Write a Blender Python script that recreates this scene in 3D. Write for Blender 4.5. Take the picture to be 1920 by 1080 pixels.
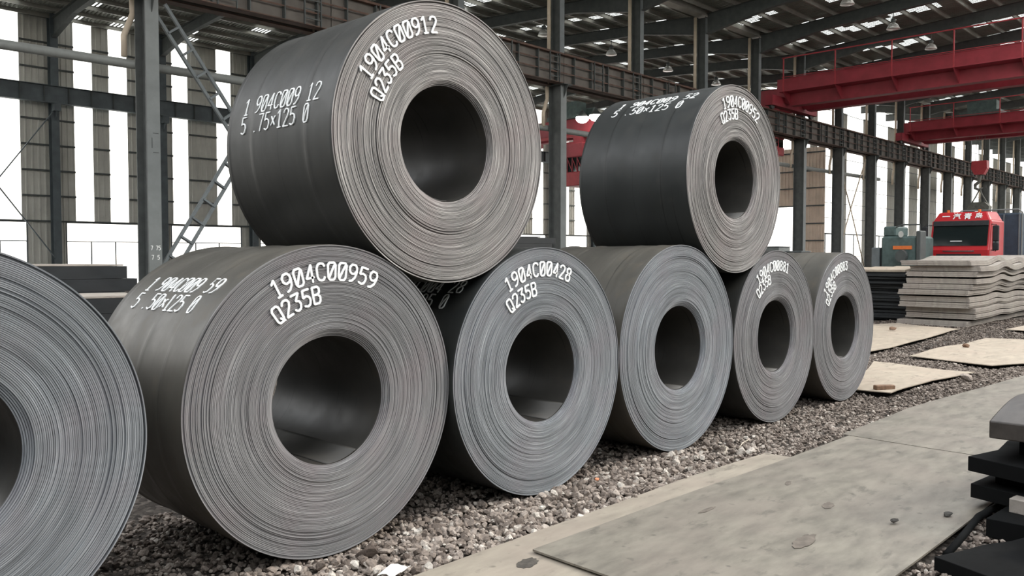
import bpy, math, random
import numpy as np
from mathutils import Vector, Matrix, noise as mnoise
PI = math.pi
D = bpy.data
for o in list(D.objects): D.objects.remove(o)
sc = bpy.context.scene
C = sc.collection

# ---------------------------------------------------------------- camera, sky, sun, exposure
YAW, PITCH, CAMZ = math.radians(46.3057), math.radians(2.2011), 1.772
cam_d = D.cameras.new('camera'); cam = D.objects.new('camera', cam_d); C.objects.link(cam)
cam_d.sensor_width = 36; cam_d.lens = 1581.72 / 1920 * 36; cam_d.clip_end = 600; cam_d.clip_start = .05
Rv = Vector((math.cos(YAW), -math.sin(YAW), 0))
Fv = Vector((math.sin(YAW) * math.cos(PITCH), math.cos(YAW) * math.cos(PITCH), -math.sin(PITCH)))
Uv = Rv.cross(Fv)
cam.matrix_world = Matrix(((Rv.x, Uv.x, -Fv.x, 0), (Rv.y, Uv.y, -Fv.y, 0), (Rv.z, Uv.z, -Fv.z, CAMZ), (0, 0, 0, 1)))
sc.camera = cam
w = D.worlds.new('sky'); sc.world = w; w.use_nodes = True
nt = w.node_tree; bg = nt.nodes['Background']
tc = nt.nodes.new('ShaderNodeTexCoord'); sep = nt.nodes.new('ShaderNodeSeparateXYZ')
rp = nt.nodes.new('ShaderNodeValToRGB')
nt.links.new(tc.outputs['Generated'], sep.inputs[0]); nt.links.new(sep.outputs['Z'], rp.inputs[0])
rp.color_ramp.elements[0].position = 0.0; rp.color_ramp.elements[0].color = (1, .955, .88, 1)
rp.color_ramp.elements[1].position = .55; rp.color_ramp.elements[1].color = (.93, .96, 1, 1)
nt.links.new(rp.outputs[0], bg.inputs[0]); bg.inputs[1].default_value = 2.9
sun_d = D.lights.new('sun', 'SUN'); sun_d.energy = 2.2; sun_d.angle = math.radians(16); sun_d.color = (1, .93, .82)
sun = D.objects.new('sun', sun_d); C.objects.link(sun)
sun.rotation_euler = Vector((.80, -.60, .62)).to_track_quat('Z', 'Y').to_euler()
vs = sc.view_settings
vs.view_transform = 'Standard'; vs.look = 'None'; vs.gamma = 1; vs.use_curve_mapping = False; vs.exposure = 0.0
sc.cycles.max_bounces = 7; sc.cycles.diffuse_bounces = 4; sc.cycles.glossy_bounces = 3
sc.cycles.transmission_bounces = 4; sc.cycles.transparent_max_bounces = 8; sc.cycles.sample_clamp_indirect = 6

# ---------------------------------------------------------------- helpers
random.seed(7); rng = np.random.default_rng(7)

def tag(o, label=None, cat=None, group=None, kind=None):
    if label: o['label'] = label
    if cat: o['category'] = cat
    if group: o['group'] = group
    if kind: o['kind'] = kind
    return o

def link(o, parent=None, loc=None):
    C.objects.link(o)
    if parent is not None: o.parent = parent
    if loc is not None: o.location = loc
    return o

def empty(name, loc=(0, 0, 0), rz=0, **k):
    o = D.objects.new(name, None); o.empty_display_size = .1; C.objects.link(o)
    o.location = loc; o.rotation_euler = (0, 0, rz)
    return tag(o, **k)

def dup(o, parent=None, loc=None, **k):
    c = o.copy(); C.objects.link(c); c.parent = parent
    if loc is not None: c.location = loc
    for ch in list(o.children): dup(ch, c)
    return tag(c, **k)

class MB:
    """collects geometry and builds one mesh"""
    def __init__(s): s.v = []; s.f = []
    def add(s, vs_, fs):
        n = len(s.v); s.v += [tuple(p) for p in vs_]; s.f += [tuple(i + n for i in f) for f in fs]; return s
    def box(s, x0, x1, y0, y1, z0, z1):
        v = [(x, y, z) for x in (x0, x1) for y in (y0, y1) for z in (z0, z1)]
        return s.add(v, [(0, 1, 3, 2), (4, 6, 7, 5), (0, 4, 5, 1), (2, 3, 7, 6), (0, 2, 6, 4), (1, 5, 7, 3)])
    def bevbox(s, x0, x1, y0, y1, z0, z1, b):
        # box with chamfered vertical and horizontal edges
        v = []; lay = [(z0, b), (z0 + b, 0), (z1 - b, 0), (z1, b)]
        for z, i in lay:
            c = b
            a0, a1, b0, b1 = x0 + i, x1 - i, y0 + i, y1 - i
            v += [(a0 + c, b0, z), (a1 - c, b0, z), (a1, b0 + c, z), (a1, b1 - c, z), (a1 - c, b1, z), (a0 + c, b1, z), (a0, b1 - c, z), (a0, b0 + c, z)]
        f = [tuple(range(7, -1, -1)), tuple(range(24, 32))]
        for l in range(3):
            for i in range(8):
                j = (i + 1) % 8; f.append((l * 8 + i, l * 8 + j, l * 8 + 8 + j, l * 8 + 8 + i))
        return s.add(v, f)
    def bar(s, a, b, wd, ht=None, n=4, up=(0, 0, 1)):
        a, b = Vector(a), Vector(b); d = (b - a).normalized(); u = Vector(up)
        if abs(d.dot(u)) > .99: u = Vector((1, 0, 0))
        x = d.cross(u).normalized(); y = x.cross(d).normalized(); ht = ht or wd
        if n == 4: ring = [(-wd / 2, -ht / 2), (wd / 2, -ht / 2), (wd / 2, ht / 2), (-wd / 2, ht / 2)]
        else: ring = [(wd / 2 * math.cos(2 * PI * i / n), ht / 2 * math.sin(2 * PI * i / n)) for i in range(n)]
        v = [p + x * q[0] + y * q[1] for p in (a, b) for q in ring]
        f = [(i, (i + 1) % n, n + (i + 1) % n, n + i) for i in range(n)] + [tuple(range(n - 1, -1, -1)), tuple(range(n, 2 * n))]
        return s.add(v, f)
    def tube(s, pts, r, n=10):
        pts = [Vector(p) for p in pts]; base = len(s.v); prev = None
        for i, p in enumerate(pts):
            d = (pts[min(i + 1, len(pts) - 1)] - pts[max(i - 1, 0)]).normalized()
            if prev is None:
                u = Vector((0, 0, 1)) if abs(d.z) < .9 else Vector((1, 0, 0)); x = d.cross(u).normalized()
            else: x = (prev - d * prev.dot(d)).normalized()
            prev = x; y = d.cross(x)
            rr = r[i] if isinstance(r, (list, tuple)) else r
            s.v += [tuple(p + x * rr * math.cos(2 * PI * k / n) + y * rr * math.sin(2 * PI * k / n)) for k in range(n)]
        for i in range(len(pts) - 1):
            for k in range(n):
                a = base + i * n + k; b = base + i * n + (k + 1) % n; s.f.append((a, b, b + n, a + n))
        s.f.append(tuple(base + k for k in range(n - 1, -1, -1))); s.f.append(tuple(base + (len(pts) - 1) * n + k for k in range(n)))
        return s
    def prism(s, poly, h0, h1, ax='y'):
        # polygon in the two other axes, extruded along ax
        n = len(poly)
        def P(a, b, h): return {'y': (a, h, b), 'x': (h, a, b), 'z': (a, b, h)}[ax]
        v = [P(a, b, h0) for a, b in poly] + [P(a, b, h1) for a, b in poly]
        return s.add(v, [tuple(range(n)), tuple(range(2 * n - 1, n - 1, -1))] + [(i, n + i, n + (i + 1) % n, (i + 1) % n) for i in range(n)])
    def mesh(s, name, mat=None, smooth=False):
        me = D.meshes.new(name); me.from_pydata(s.v, [], s.f); me.update()
        if mat: me.materials.append(mat)
        bm_fix(me)
        if smooth: me.shade_smooth()
        return me
    def build(s, name, mat, parent=None, loc=None, smooth=False, bevel=0, **k):
        o = D.objects.new(name, s.mesh(name, mat, smooth)); link(o, parent, loc)
        if bevel:
            m = o.modifiers.new('bevel', 'BEVEL'); m.width = bevel; m.segments = 2; m.limit_method = 'ANGLE'
        return tag(o, **k)

import bmesh
def bm_fix(me):
    bm = bmesh.new(); bm.from_mesh(me); bmesh.ops.recalc_face_normals(bm, faces=bm.faces); bm.to_mesh(me); bm.free()

def np_mesh(name, V, Q, mat, smooth=True):
    me = D.meshes.new(name); V = np.asarray(V, np.float32); Q = np.asarray(Q, np.int32)
    k = Q.shape[1]
    me.vertices.add(len(V)); me.vertices.foreach_set('co', V.ravel())
    me.loops.add(Q.size); me.loops.foreach_set('vertex_index', Q.ravel())
    me.polygons.add(len(Q)); me.polygons.foreach_set('loop_start', np.arange(0, Q.size, k, dtype=np.int32))
    me.polygons.foreach_set('loop_total', np.full(len(Q), k, np.int32))
    me.update(); me.validate()
    if mat: me.materials.append(mat)
    me.polygons.foreach_set('use_smooth', np.full(len(Q), smooth, bool)); me.update()
    return me

# ---------------------------------------------------------------- materials
class NT:
    def __init__(s, name):
        s.m = D.materials.new(name); s.m.use_nodes = True; s.t = s.m.node_tree; s.b = s.t.nodes['Principled BSDF']; s.co = None
    def n(s, ty, ins=None, **props):
        nd = s.t.nodes.new(ty)
        for k, v in props.items(): setattr(nd, k, v)
        for k, v in (ins or {}).items():
            if isinstance(v, bpy.types.NodeSocket): s.t.links.new(v, nd.inputs[k])
            else: nd.inputs[k].default_value = v
        return nd
    def math(s, op, a, b=0.0): return s.n('ShaderNodeMath', {0: a, 1: b}, operation=op).outputs[0]
    def obj(s):
        if not s.co: s.co = s.n('ShaderNodeTexCoord').outputs['Object']
        return s.co
    def gen(s): return s.n('ShaderNodeNewGeometry').outputs['Position']
    def mapv(s, v, scale): return s.n('ShaderNodeMapping', {'Vector': v, 'Scale': scale}).outputs[0]
    def noise(s, v, scale=5., detail=3., rough=.55): return s.n('ShaderNodeTexNoise', {'Vector': v, 'Scale': scale, 'Detail': detail, 'Roughness': rough}).outputs['Fac']
    def ramp(s, f, stops):
        r = s.n('ShaderNodeValToRGB', {0: f}); e = r.color_ramp.elements
        while len(e) < len(stops): e.new(.5)
        for el, (p, c) in zip(e, stops):
            el.position = p; el.color = (c, c, c, 1) if isinstance(c, (int, float)) else (*c, 1)
        return r.outputs[0]
    def mix(s, f, a, b, mode='MIX'):
        nd = s.t.nodes.new('ShaderNodeMix'); nd.data_type = 'RGBA'; nd.blend_type = mode
        for i, v in ((0, f), (6, a), (7, b)):
            if isinstance(v, bpy.types.NodeSocket): s.t.links.new(v, nd.inputs[i])
            else: nd.inputs[i].default_value = v if i == 0 else ((*v, 1) if len(v) == 3 else v)
        return nd.outputs[2]
    def bump(s, h, strength=.3, dist=.01):
        nd = s.n('ShaderNodeBump', {'Height': h, 'Strength': strength, 'Distance': dist}); s.t.links.new(nd.outputs[0], s.b.inputs['Normal'])
    def set(s, **k):
        for key, v in k.items():
            key = {'base': 'Base Color', 'rough': 'Roughness', 'metal': 'Metallic', 'spec': 'Specular IOR Level', 'alpha': 'Alpha', 'coat': 'Coat Weight'}[key]
            if isinstance(v, bpy.types.NodeSocket): s.t.links.new(v, s.b.inputs[key])
            else: s.b.inputs[key].default_value = (*v, 1) if isinstance(v, tuple) else v
        return s

def plain(name, col, rough=.6, metal=0., var=.25, scale=6., bump=0.):
    t = NT(name); n1 = t.noise(t.obj(), scale, 4.)
    dark = tuple(c * (1 - var) for c in col); lite = tuple(min(1, c * (1 + var)) for c in col)
    t.set(base=t.ramp(n1, [(.3, dark), (.7, lite)]), rough=rough, metal=metal)
    if bump: t.bump(t.noise(t.obj(), scale * 8, 3.), bump, .004)
    return t.m

def polar(t):
    xyz = t.n('ShaderNodeSeparateXYZ', {0: t.obj()})
    x, y, z = xyz.outputs
    r = t.math('SQRT', t.math('ADD', t.math('MULTIPLY', x, x), t.math('MULTIPLY', z, z)))
    return x, y, z, r, t.math('DIVIDE', x, r), t.math('DIVIDE', z, r)

def face_mat(name, tint, hi, seed, contrast=1.0):
    t = NT(name); x, y, z, r, cx, cz = polar(t)
    def vec(rs, k, off=0.): return t.n('ShaderNodeCombineXYZ', {0: t.math('MULTIPLY', r, rs), 1: t.math('ADD', t.math('MULTIPLY', cx, k), seed + off), 2: t.math('MULTIPLY', cz, k)}).outputs[0]
    fine = t.noise(vec(230., 1.5), 1., 2., .55)
    mid = t.noise(vec(85., .8, 6.), 1., 2., .5)
    finer = t.noise(vec(430., 2.6, 9.), 1., 2., .55)
    broad = t.noise(vec(14., .9, 4.), 1., 3., .55)
    patch = t.noise(t.obj(), 2.6, 3.)
    lo = tuple(c * (.74 if contrast < 1 else .55) for c in tint)
    c1 = t.ramp(fine, [(.32, lo), (.56, tint), (.74, hi)])
    c1 = t.mix(t.ramp(finer, [(.58, 0.), (.76, .8)]), c1, hi)
    c1 = t.mix(t.ramp(finer, [(.24, .7), (.38, 0.)]), c1, tuple(c * .3 for c in tint))
    c1 = t.mix(1., c1, t.ramp(broad, [(.3, .82), (.7, 1.14)]), 'MULTIPLY')
    c1 = t.mix(1., c1, t.ramp(mid, [(.28, .62), (.42, .97), (.62, 1.03), (.75, 1.18)]), 'MULTIPLY')
    c1 = t.mix(t.ramp(patch, [(.45, 0.), (.7, .30)]), c1, (tint[0] * 1.18, tint[1] * .95, tint[2] * .98))
    t.set(base=c1, rough=t.ramp(fine, [(.3, .62), (.8, .45)]), metal=.3)
    t.bump(t.math('ADD', fine, t.math('MULTIPLY', finer, .5)), .22, .002)
    return t.m

def skin_mat(name, base, seed):
    """mill scale on the outer wraps"""
    t = NT(name); x, y, z, r, cx, cz = polar(t)
    def vec(ys, k, off=0.): return t.n('ShaderNodeCombineXYZ', {0: t.math('MULTIPLY', y, ys), 1: t.math('ADD', t.math('MULTIPLY', cx, k), seed + off), 2: t.math('MULTIPLY', cz, k)}).outputs[0]
    smear = t.noise(vec(3.2, 1.3), 1., 4., .55)
    streak = t.noise(vec(38., 1.3, 3.), 1., 3., .5)
    blot = t.noise(t.obj(), 5., 5., .6)
    c = t.ramp(smear, [(.25, tuple(b * .72 for b in base)), (.55, base), (.78, tuple(b * 1.3 for b in base))])
    c = t.mix(t.ramp(streak, [(.66, 0.), (.82, .55)]), c, tuple(b * .3 for b in base))
    yl = t.noise(t.n('ShaderNodeCombineXYZ', {0: t.math('MULTIPLY', y, 34.), 1: seed, 2: t.math('MULTIPLY', cz, .5)}).outputs[0], 1., 1., .3)
    c = t.mix(t.ramp(yl, [(.70, 0.), (.76, .75)]), c, tuple(b * .22 for b in base))
    c = t.mix(t.ramp(blot, [(.56, 0.), (.75, .35)]), c, (base[0] * 1.6, base[1] * 1.4, base[2] * 1.15))
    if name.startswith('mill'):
        for yy, wd in ((.93, .007), (.285, .009), (.60, .004)):  # groove lines: their shade, with dirt, painted as dark bands
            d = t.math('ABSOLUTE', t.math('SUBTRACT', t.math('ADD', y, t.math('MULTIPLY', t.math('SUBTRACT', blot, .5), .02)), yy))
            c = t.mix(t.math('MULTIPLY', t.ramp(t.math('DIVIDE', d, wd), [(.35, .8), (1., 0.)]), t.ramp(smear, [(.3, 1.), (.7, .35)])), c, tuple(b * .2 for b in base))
    t.set(base=c, rough=t.ramp(blot, [(.3, .33), (.7, .50)]), metal=.0, spec=.38)
    t.bump(t.math('ADD', t.math('MULTIPLY', smear, 1.), t.math('MULTIPLY', blot, .15)), .12, .012)
    return t.m

def plate_mat(name, base, dark=.6, rough=.5):
    t = NT(name); p = t.obj()
    big = t.noise(p, 1.3, 4., .6); mid = t.noise(t.mapv(p, (1, 3, 3)), 2.6, 5., .62); spots = t.noise(p, 7., 2., .5); spk = t.noise(p, 60., 2.)
    c = t.ramp(mid, [(.3, tuple(b * dark for b in base)), (.62, base), (.8, tuple(min(1, b * 1.15) for b in base))])
    c = t.mix(t.ramp(big, [(.42, 0.), (.62, .45)]), c, (base[0] * .78, base[1] * .72, base[2] * .74))
    c = t.mix(t.ramp(spots, [(.70, 0.), (.75, .65)]), c, tuple(b * .35 for b in base))
    c = t.mix(t.ramp(spk, [(.68, 0.), (.78, .25)]), c, tuple(b * .45 for b in base))
    t.set(base=c, rough=t.ramp(big, [(.3, rough - .08), (.7, rough + .12)]), metal=.15, spec=.5)
    fl = t.noise(t.mapv(p, (2.2, 5, 5)), 1.7, 6., .68)
    c = t.mix(t.ramp(fl, [(.57, 0.), (.66, .75)]), c, tuple(b * .48 for b in base))
    c = t.mix(t.ramp(fl, [(.28, .35), (.36, 0.)]), c, (min(1, base[0] * 1.22), min(1, base[1] * 1.25), min(1, base[2] * 1.2)))
    t.t.links.new(c, t.b.inputs['Base Color'])
    t.bump(mid, .15, .01)
    return t.m

def stone_mat(name, attr=False):
    t = NT(name)
    if attr: v = t.n('ShaderNodeAttribute', attribute_name='tint').outputs['Fac']
    else: v = t.n('ShaderNodeObjectInfo').outputs['Random']
    c = t.ramp(v, [(0., (.09, .070, .058)), (.35, (.225, .185, .155)), (.7, (.37, .315, .27)), (1., (.62, .57, .50))])
    g = t.noise(t.gen(), 60., 4., .65)
    c = t.mix(1., c, t.ramp(g, [(.3, .6), (.7, 1.3)]), 'MULTIPLY')
    t.set(base=c, rough=.92, spec=.25); t.bump(g, .6, .006)
    return t.m

M = {}
M['steel'] = plain('grey_paint', (.16, .18, .185), .55, 0, .15, 3)
M['steel_dark'] = plain('dark_paint', (.075, .083, .08), .6, 0, .2, 3)
M['column'] = plain('column_paint', (.105, .113, .11), .55, 0, .2, 3)  # even tone lifted to stand in for haze on the far columns
M['steel_lite'] = plain('light_grey_paint', (.20, .215, .21), .5, 0, .12, 2)
M['steel_wall'] = plain('wall_frame_paint', (.10, .12, .13), .6, 0, .2, 2)
M['rust'] = plain('rusty_girder', (.11, .062, .045), .75, 0, .45, 2.5)
M['web'] = plain('girder_web', (.13, .115, .10), .7, 0, .3, 1.5)
M['cream'] = plain('cream_pipe', (.62, .52, .40), .6, 0, .1, 4)
M['tubegrey'] = plain('pipe_paint', (.25, .26, .245), .5, 0, .12, 4)
M['red'] = plain('crane_red', (.33, .040, .055), .5, 0, .18, 1.5)
M['redbright'] = plain('red_rail', (.42, .045, .055), .5, 0, .15, 3)
M['green'] = plain('machine_green', (.085, .125, .118), .5, .1, .25, 4)
M['black'] = plain('black_rubber', (.018, .018, .02), .7, 0, .3, 6)
M['white'] = plain('white_marking', (.85, .86, .84), .7, 0, .04, 30)
M['chalk'] = plain('white_spray_paint', (.93, .94, .92), .8, 0, .05, 40)
M['clad'] = plain('wall_cladding', (.58, .57, .52), .6, .1, .10, 1.2)
M['cladwarm'] = plain('warm_cladding', (.78, .64, .52), .6, 0, .12, .8)
M['roof'] = plain('roof_sheet', (.24, .245, .215), .55, .2, .25, .7)
M['purlin'] = plain('purlin_galvanised', (.36, .35, .31), .45, .4, .15, 2)
M['truckred'] = plain('truck_red', (.50, .022, .028), .28, 0, .06, 2)
M['chrome'] = plain('chrome', (.6, .6, .6), .2, 1., .1, 3)
M['tarp'] = plain('blue_tarp', (.035, .055, .08), .6, 0, .3, 3)
M['hookgrey'] = plain('hook_grey', (.16, .16, .14), .6, .4, .3, 6)
M['orange'] = plain('orange_mark', (.75, .18, .04), .6, 0, .1, 6)
M['wood'] = plain('weathered_wood', (.20, .12, .075), .85, 0, .4, 20)
M['brick'] = plain('broken_brick', (.55, .24, .13), .9, 0, .3, 25)
M['paper'] = plain('paper_scrap', (.80, .78, .72), .8, 0, .08, 20)
M['twig'] = plain('dry_twig', (.55, .48, .38), .8, 0, .15, 20)
M['rock'] = stone_mat('loose_stone'); M['gravel'] = stone_mat('gravel_stone', True); M['rockdark'] = plain('dark_rock', (.06, .055, .048), .9, 0, .4, 40, .5)
M['plateA'] = plate_mat('plate_dusty', (.245, .222, .18), .55); M['plateB'] = plate_mat('plate_dusty_warm', (.37, .325, .26), .7)
M['platefar'] = plate_mat('plate_sand', (.47, .40, .31), .75, .6)
M['stack'] = plate_mat('stack_plate', (.40, .362, .315), .62, .55)
M['blackplate'] = plate_mat('shaded_dark_plate', (.007, .0075, .0075), .7, .85); M['blackplate'].node_tree.nodes['Principled BSDF'].inputs['Specular IOR Level'].default_value = .12; M['curled'] = plate_mat('curled_plate', (.065, .056, .048), .4, .45)  # near-black base carries the shade lying on the corner pile
M['blackstack'] = plate_mat('dark_stack', (.018, .021, .023), .6, .5)
t = NT('lamp_glass'); t.b.inputs['Emission Color'].default_value = (1, .95, .85, 1); t.b.inputs['Emission Strength'].default_value = 12; M['lamp'] = t.m
M['lampoff'] = plain('lamp_reflector', (.75, .74, .70), .3, .5, .05, 3)
t = NT('windscreen'); t.set(base=(.012, .018, .018), rough=.07, spec=.8); M['glass_dark'] = t.m
# thin translucent fibreglass daylight sheets and clear panes: mostly let the sky through
def pane(name, tr):
    t = NT(name); tb = t.n('ShaderNodeBsdfTransparent', {'Color': (1, 1, 1, 1)}); tl = t.n('ShaderNodeBsdfTranslucent', {'Color': (.9, .92, .88, 1)})
    mx = t.n('ShaderNodeMixShader', {0: tr, 1: tl.outputs[0], 2: tb.outputs[0]}); out = t.t.nodes['Material Output']; t.t.links.new(mx.outputs[0], out.inputs[0])
    return t.m
M['pane'] = pane('daylight_sheet', .80); M['glass'] = pane('clear_pane', .93); M['skylight'] = pane('roof_light', .30)
# ground
t = NT('gravel_ground'); p = t.gen()
n1 = t.noise(p, 22., 5., .7); vor = t.n('ShaderNodeTexVoronoi', {'Vector': p, 'Scale': 26.}); n2 = t.noise(p, .8, 3.)
c = t.ramp(vor.outputs['Color'], [(.1, (.05, .042, .036)), (.6, (.125, .106, .090)), (1., (.24, .21, .18))])
c = t.mix(1., c, t.ramp(n1, [(.3, .5), (.7, 1.2)]), 'MULTIPLY'); c = t.mix(t.ramp(n2, [(.4, 0.), (.7, .4)]), c, (.09, .08, .072))
t.set(base=c, rough=.95, spec=.2); t.bump(t.math('SUBTRACT', n1, vor.outputs['Distance']), 1., .03); M['ground'] = t.m
M['yard'] = plain('outside_concrete', (.62, .60, .55), .9, 0, .08, .3)

# ---------------------------------------------------------------- building
YA, YW = 24.6, 51.4          # column row between the bays, far side wall
BAY, X0 = 6.06, 10.5         # column spacing, first column in view
K = range(-2, 25)
XK = [X0 + BAY * k for k in K]
XE = XK[-1]
MB().add([(-25, -12, -.03), (XE + 4, -12, -.03), (XE + 4, YW + .2, -.03), (-25, YW + .2, -.03)], [(0, 1, 2, 3)]).build('floor', M['ground'], kind='structure')
MB().add([(-60, YW + .2, -.06), (XE + 200, YW + .2, -.06), (XE + 200, YW + 120, -.06), (-60, YW + 120, -.06)], [(0, 1, 2, 3)]).build('ground_outside', M['yard'], kind='structure')
MB().add([(67.2, 30.4, -.015), (XE + 200, 30.4, -.015), (XE + 200, YW + .2, -.015), (67.2, YW + .2, -.015)], [(0, 1, 2, 3)]).build('ground_yard', M['yard'], kind='structure')
for nm, v_ in (('blocker_wall_right', (-16, XE, -14.1, -14)), ('blocker_wall_back', (-16.1, -16, -14, YW))):  # unseen walls added to block low sky light from the sides
    MB().box(*v_, 0, 12).build(nm, M['steel_wall'], kind='structure')

# side wall: girts, cladding panels, daylight strips, window band
wall = empty('wall_left', (0, YW, 0), kind='structure')
ZE, ZH = 15.35, 3.67         # eave, head of the window band
XD = 67.
girt = MB().box(0, XD - XK[0], -.10, -.02, -.05, .05).mesh('girt', M['steel_dark'])
link(D.objects.new('girt', girt), wall, (XK[0], 0, ZH + .02))
def girts(x0, x1, par, step=1.41, n=8, z0=ZH + .02):
    g_ = MB().box(0, x1 - x0, -.10, -.02, -.05, .05).mesh('girt', M['steel_dark'])
    for i in range(1, n + 1): link(D.objects.new('girt', g_), par, (x0, 0, z0 + step * i))
def rib_profile(x0, x1, pitch=.30, d=.045):
    xs = []; n = max(1, round((x1 - x0) / pitch)); s = (x1 - x0) / n
    for i in range(n):
        a = x0 + i * s; xs += [(a, 0), (a + s * .62, 0), (a + s * .70, -d), (a + s * .92, -d)]
    xs.append((x1, 0)); return xs
_pc = {}
def clad_panel(x0, x1, z0, z1, mat, name, parent=wall, y=0.):
    key = (round(x1 - x0, 2), round(z1 - z0, 2), mat.name)
    if key not in _pc:
        pr = rib_profile(0, x1 - x0) if name != 'daylight_sheet' else [(0, 0), (x1 - x0, 0)]
        v = [(a, b, z) for z in (0, z1 - z0) for a, b in pr]; n = len(pr)
        v += [(a, b + .012, z) for z in (0, z1 - z0) for a, b in pr]
        f = [(i, i + 1, n + i + 1, n + i) for i in range(n - 1)] + [(2 * n + i, 3 * n + i, 3 * n + i + 1, 2 * n + i + 1) for i in range(n - 1)]
        _pc[key] = MB().add(v, f).mesh(name, mat)
    return link(D.objects.new(name, _pc[key]), parent, (x0, y, z0))
special = {-1: [(3.3, 4.45)], 0: [(1.18, 2.18), (3.1, 4.15)], 1: [(.8, 1.8), (3.7, 4.7)]}
for i, k in enumerate(list(K)[:-1]):
    xb = X0 + BAY * k
    if xb > XD: break
    kk = k - 1
    strips = special.get(kk, [(.9, 2.3), (3.5, 5.0)] if kk < 7 else [(.8, 2.6), (3.4, 5.3)])
    x = 0
    for a, b in strips + [(BAY, BAY)]:
        if a - x > .05: clad_panel(xb + x, xb + a, ZH, ZE, M['clad'], 'cladding_panel'); girts(xb + x, xb + a, wall)
        if b > a: clad_panel(xb + a, xb + b, ZH, ZE, M['pane'], 'daylight_sheet')
        x = b
    # window band: pier of cladding beside each column, panes with mullions between
    clad_panel(xb - .0, xb + .62, 0, ZH, M['clad'], 'cladding_panel')
    clad_panel(xb + BAY - 1.35, xb + BAY, 0, ZH, M['clad'], 'cladding_panel') if kk in (-1, 0) else clad_panel(xb + BAY - .7, xb + BAY, 0, ZH, M['clad'], 'cladding_panel')
    x1 = xb + BAY - (1.35 if kk in (-1, 0) else .7)
    MB().box(xb + .62, x1, -.03, .03, 0, .06).box(xb + .62, x1, -.03, .03, ZH - .06, ZH).box(xb + .62, xb + .68, -.03, .03, 0, ZH).box(x1 - .06, x1, -.03, .03, 0, ZH).build('window_frame', M['steel_wall'], wall)
    MB().box(xb + .62, x1, -.02, .02, 2.55, 2.6).build('transom', M['steel_wall'], wall)
    for q in (1, 2):
        xm = xb + .62 + (x1 - xb - .62) * q / 3; MB().box(xm - .03, xm + .03, -.025, .025, 0, 2.55).build('mullion', M['steel_wall'], wall)
    MB().box(xb + .68, x1 - .06, -.004, .004, .06, ZH - .06).build('window_pane', M['glass'], wall)

# wall columns and the far crane runway, all carried by the wall
wc = MB().box(-.2, .2, -.60, -.57, 0, ZE).box(-.2, .2, -.13, -.10, 0, ZE).box(-.012, .012, -.58, -.12, 0, ZE).mesh('wall_column', M['steel_wall'])
br = MB().box(-.17, .17, -1.0, -.55, 9.75, 10.15).prism([(-1.0, 9.75), (-.55, 9.2), (-.55, 9.75)], -.012, .012, 'x').mesh('crane_bracket', M['steel_wall'])
rg = MB().box(0, BAY, -1.02, -.62, 11.07, 11.1).box(0, BAY, -1.02, -.62, 10.15, 10.18).box(0, BAY, -.83, -.81, 10.17, 11.08).mesh('runway_girder', M['steel_wall'])
rs = MB().box(-.012, .012, -1.0, -.83, 10.18, 11.07).mesh('stiffener', M['steel_dark'])
for k in K:
    xb = X0 + BAY * k
    if xb > XD: break
    link(D.objects.new('wall_column', wc), wall, (xb, 0, 0)); link(D.objects.new('crane_bracket', br), wall, (xb, 0, 0))
    if k < K[-1]:
        g = link(D.objects.new('runway_girder', rg), wall, (xb, 0, 0))
        if k < 12:
            for q in range(5): link(D.objects.new('stiffener', rs), g, (.6 + 1.2 * q, 0, 0))
# rod bracing on the near wall bays
bm_ = MB()
for (a, b) in (((10.6, 1.6), (16.4, 9.7)), ((16.4, 1.6), (10.6, 9.7))):
    bm_.bar((a[0], -.72, a[1]), (b[0], -.72, b[1]), .11, .05)
bm_.box(13.3, 13.7, -.76, -.70, 5.4, 5.9)
bm_.build('wall_bracing', M['steel_wall'], wall)

# nearer side wall beyond the divider: wide daylight strips between cladding piers
YX = 30.3
w2 = empty('wall_left_far', (0, YX, 0), kind='structure')
for i in range(9): link(D.objects.new('girt', MB().box(0, XE - XD, -.06, -.02, -.02, .02).mesh('girt', M['steel_wall'])), w2, (XD, 0, ZH + 1.3 * i))
for k in range(15):
    xb = XD + BAY * k
    for a, b in ((0, 1.3), (5.0, BAY)): clad_panel(xb + a, xb + b, 0, 14.2, M['clad'], 'cladding_panel', w2)
    clad_panel(xb + 1.3, xb + 5.0, ZH, 14.2, M['pane'], 'daylight_sheet', w2)
    MB().box(xb + 1.3, xb + 5.0, -.03, .03, ZH - .08, ZH).box(xb + 3.1, xb + 3.2, -.03, .03, 0, ZH).box(xb + 1.3, xb + 5, -.03, .03, 1.7, 1.76).build('window_frame', M['steel_wall'], w2)
    MB().box(xb + 1.3, xb + 5.0, -.004, .004, 0, ZH - .08).build('window_pane', M['glass'], w2)
# divider wall inside the far bay
dv = empty('wall_divider', (XD, 0, 0), kind='structure')
def dpanel(y0, y1, z0, z1):
    pr = [(b, a) for a, b in rib_profile(0, y1 - y0)]; n = len(pr)
    v = [(a, b, z) for z in (0, z1 - z0) for a, b in pr]; v += [(a + .012, b, z) for z in (0, z1 - z0) for a, b in pr]
    f = [(i, i + 1, n + i + 1, n + i) for i in range(n - 1)] + [(2 * n + i, 3 * n + i, 3 * n + i + 1, 2 * n + i + 1) for i in range(n - 1)]
    MB().add(v, f).build('cladding_panel', M['cladwarm'], dv, (0, y0, z0))
dpanel(29, 31.3, 0, 10.6)
for y0 in (31.3, 34.3, 37.3, 40.3, 43.3): dpanel(y0, y0 + 3, 5.8, 10.6)
dpanel(37.3, 46.3, 0, 5.8)
for z in (1.5, 3., 4.4, 5.85, 7.3, 8.7, 10.2): MB().box(-.1, -.02, 29, 31.3 if z < 5.8 else 46.3, z - .05, z + .05).build('girt', M['steel_dark'], dv)

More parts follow.
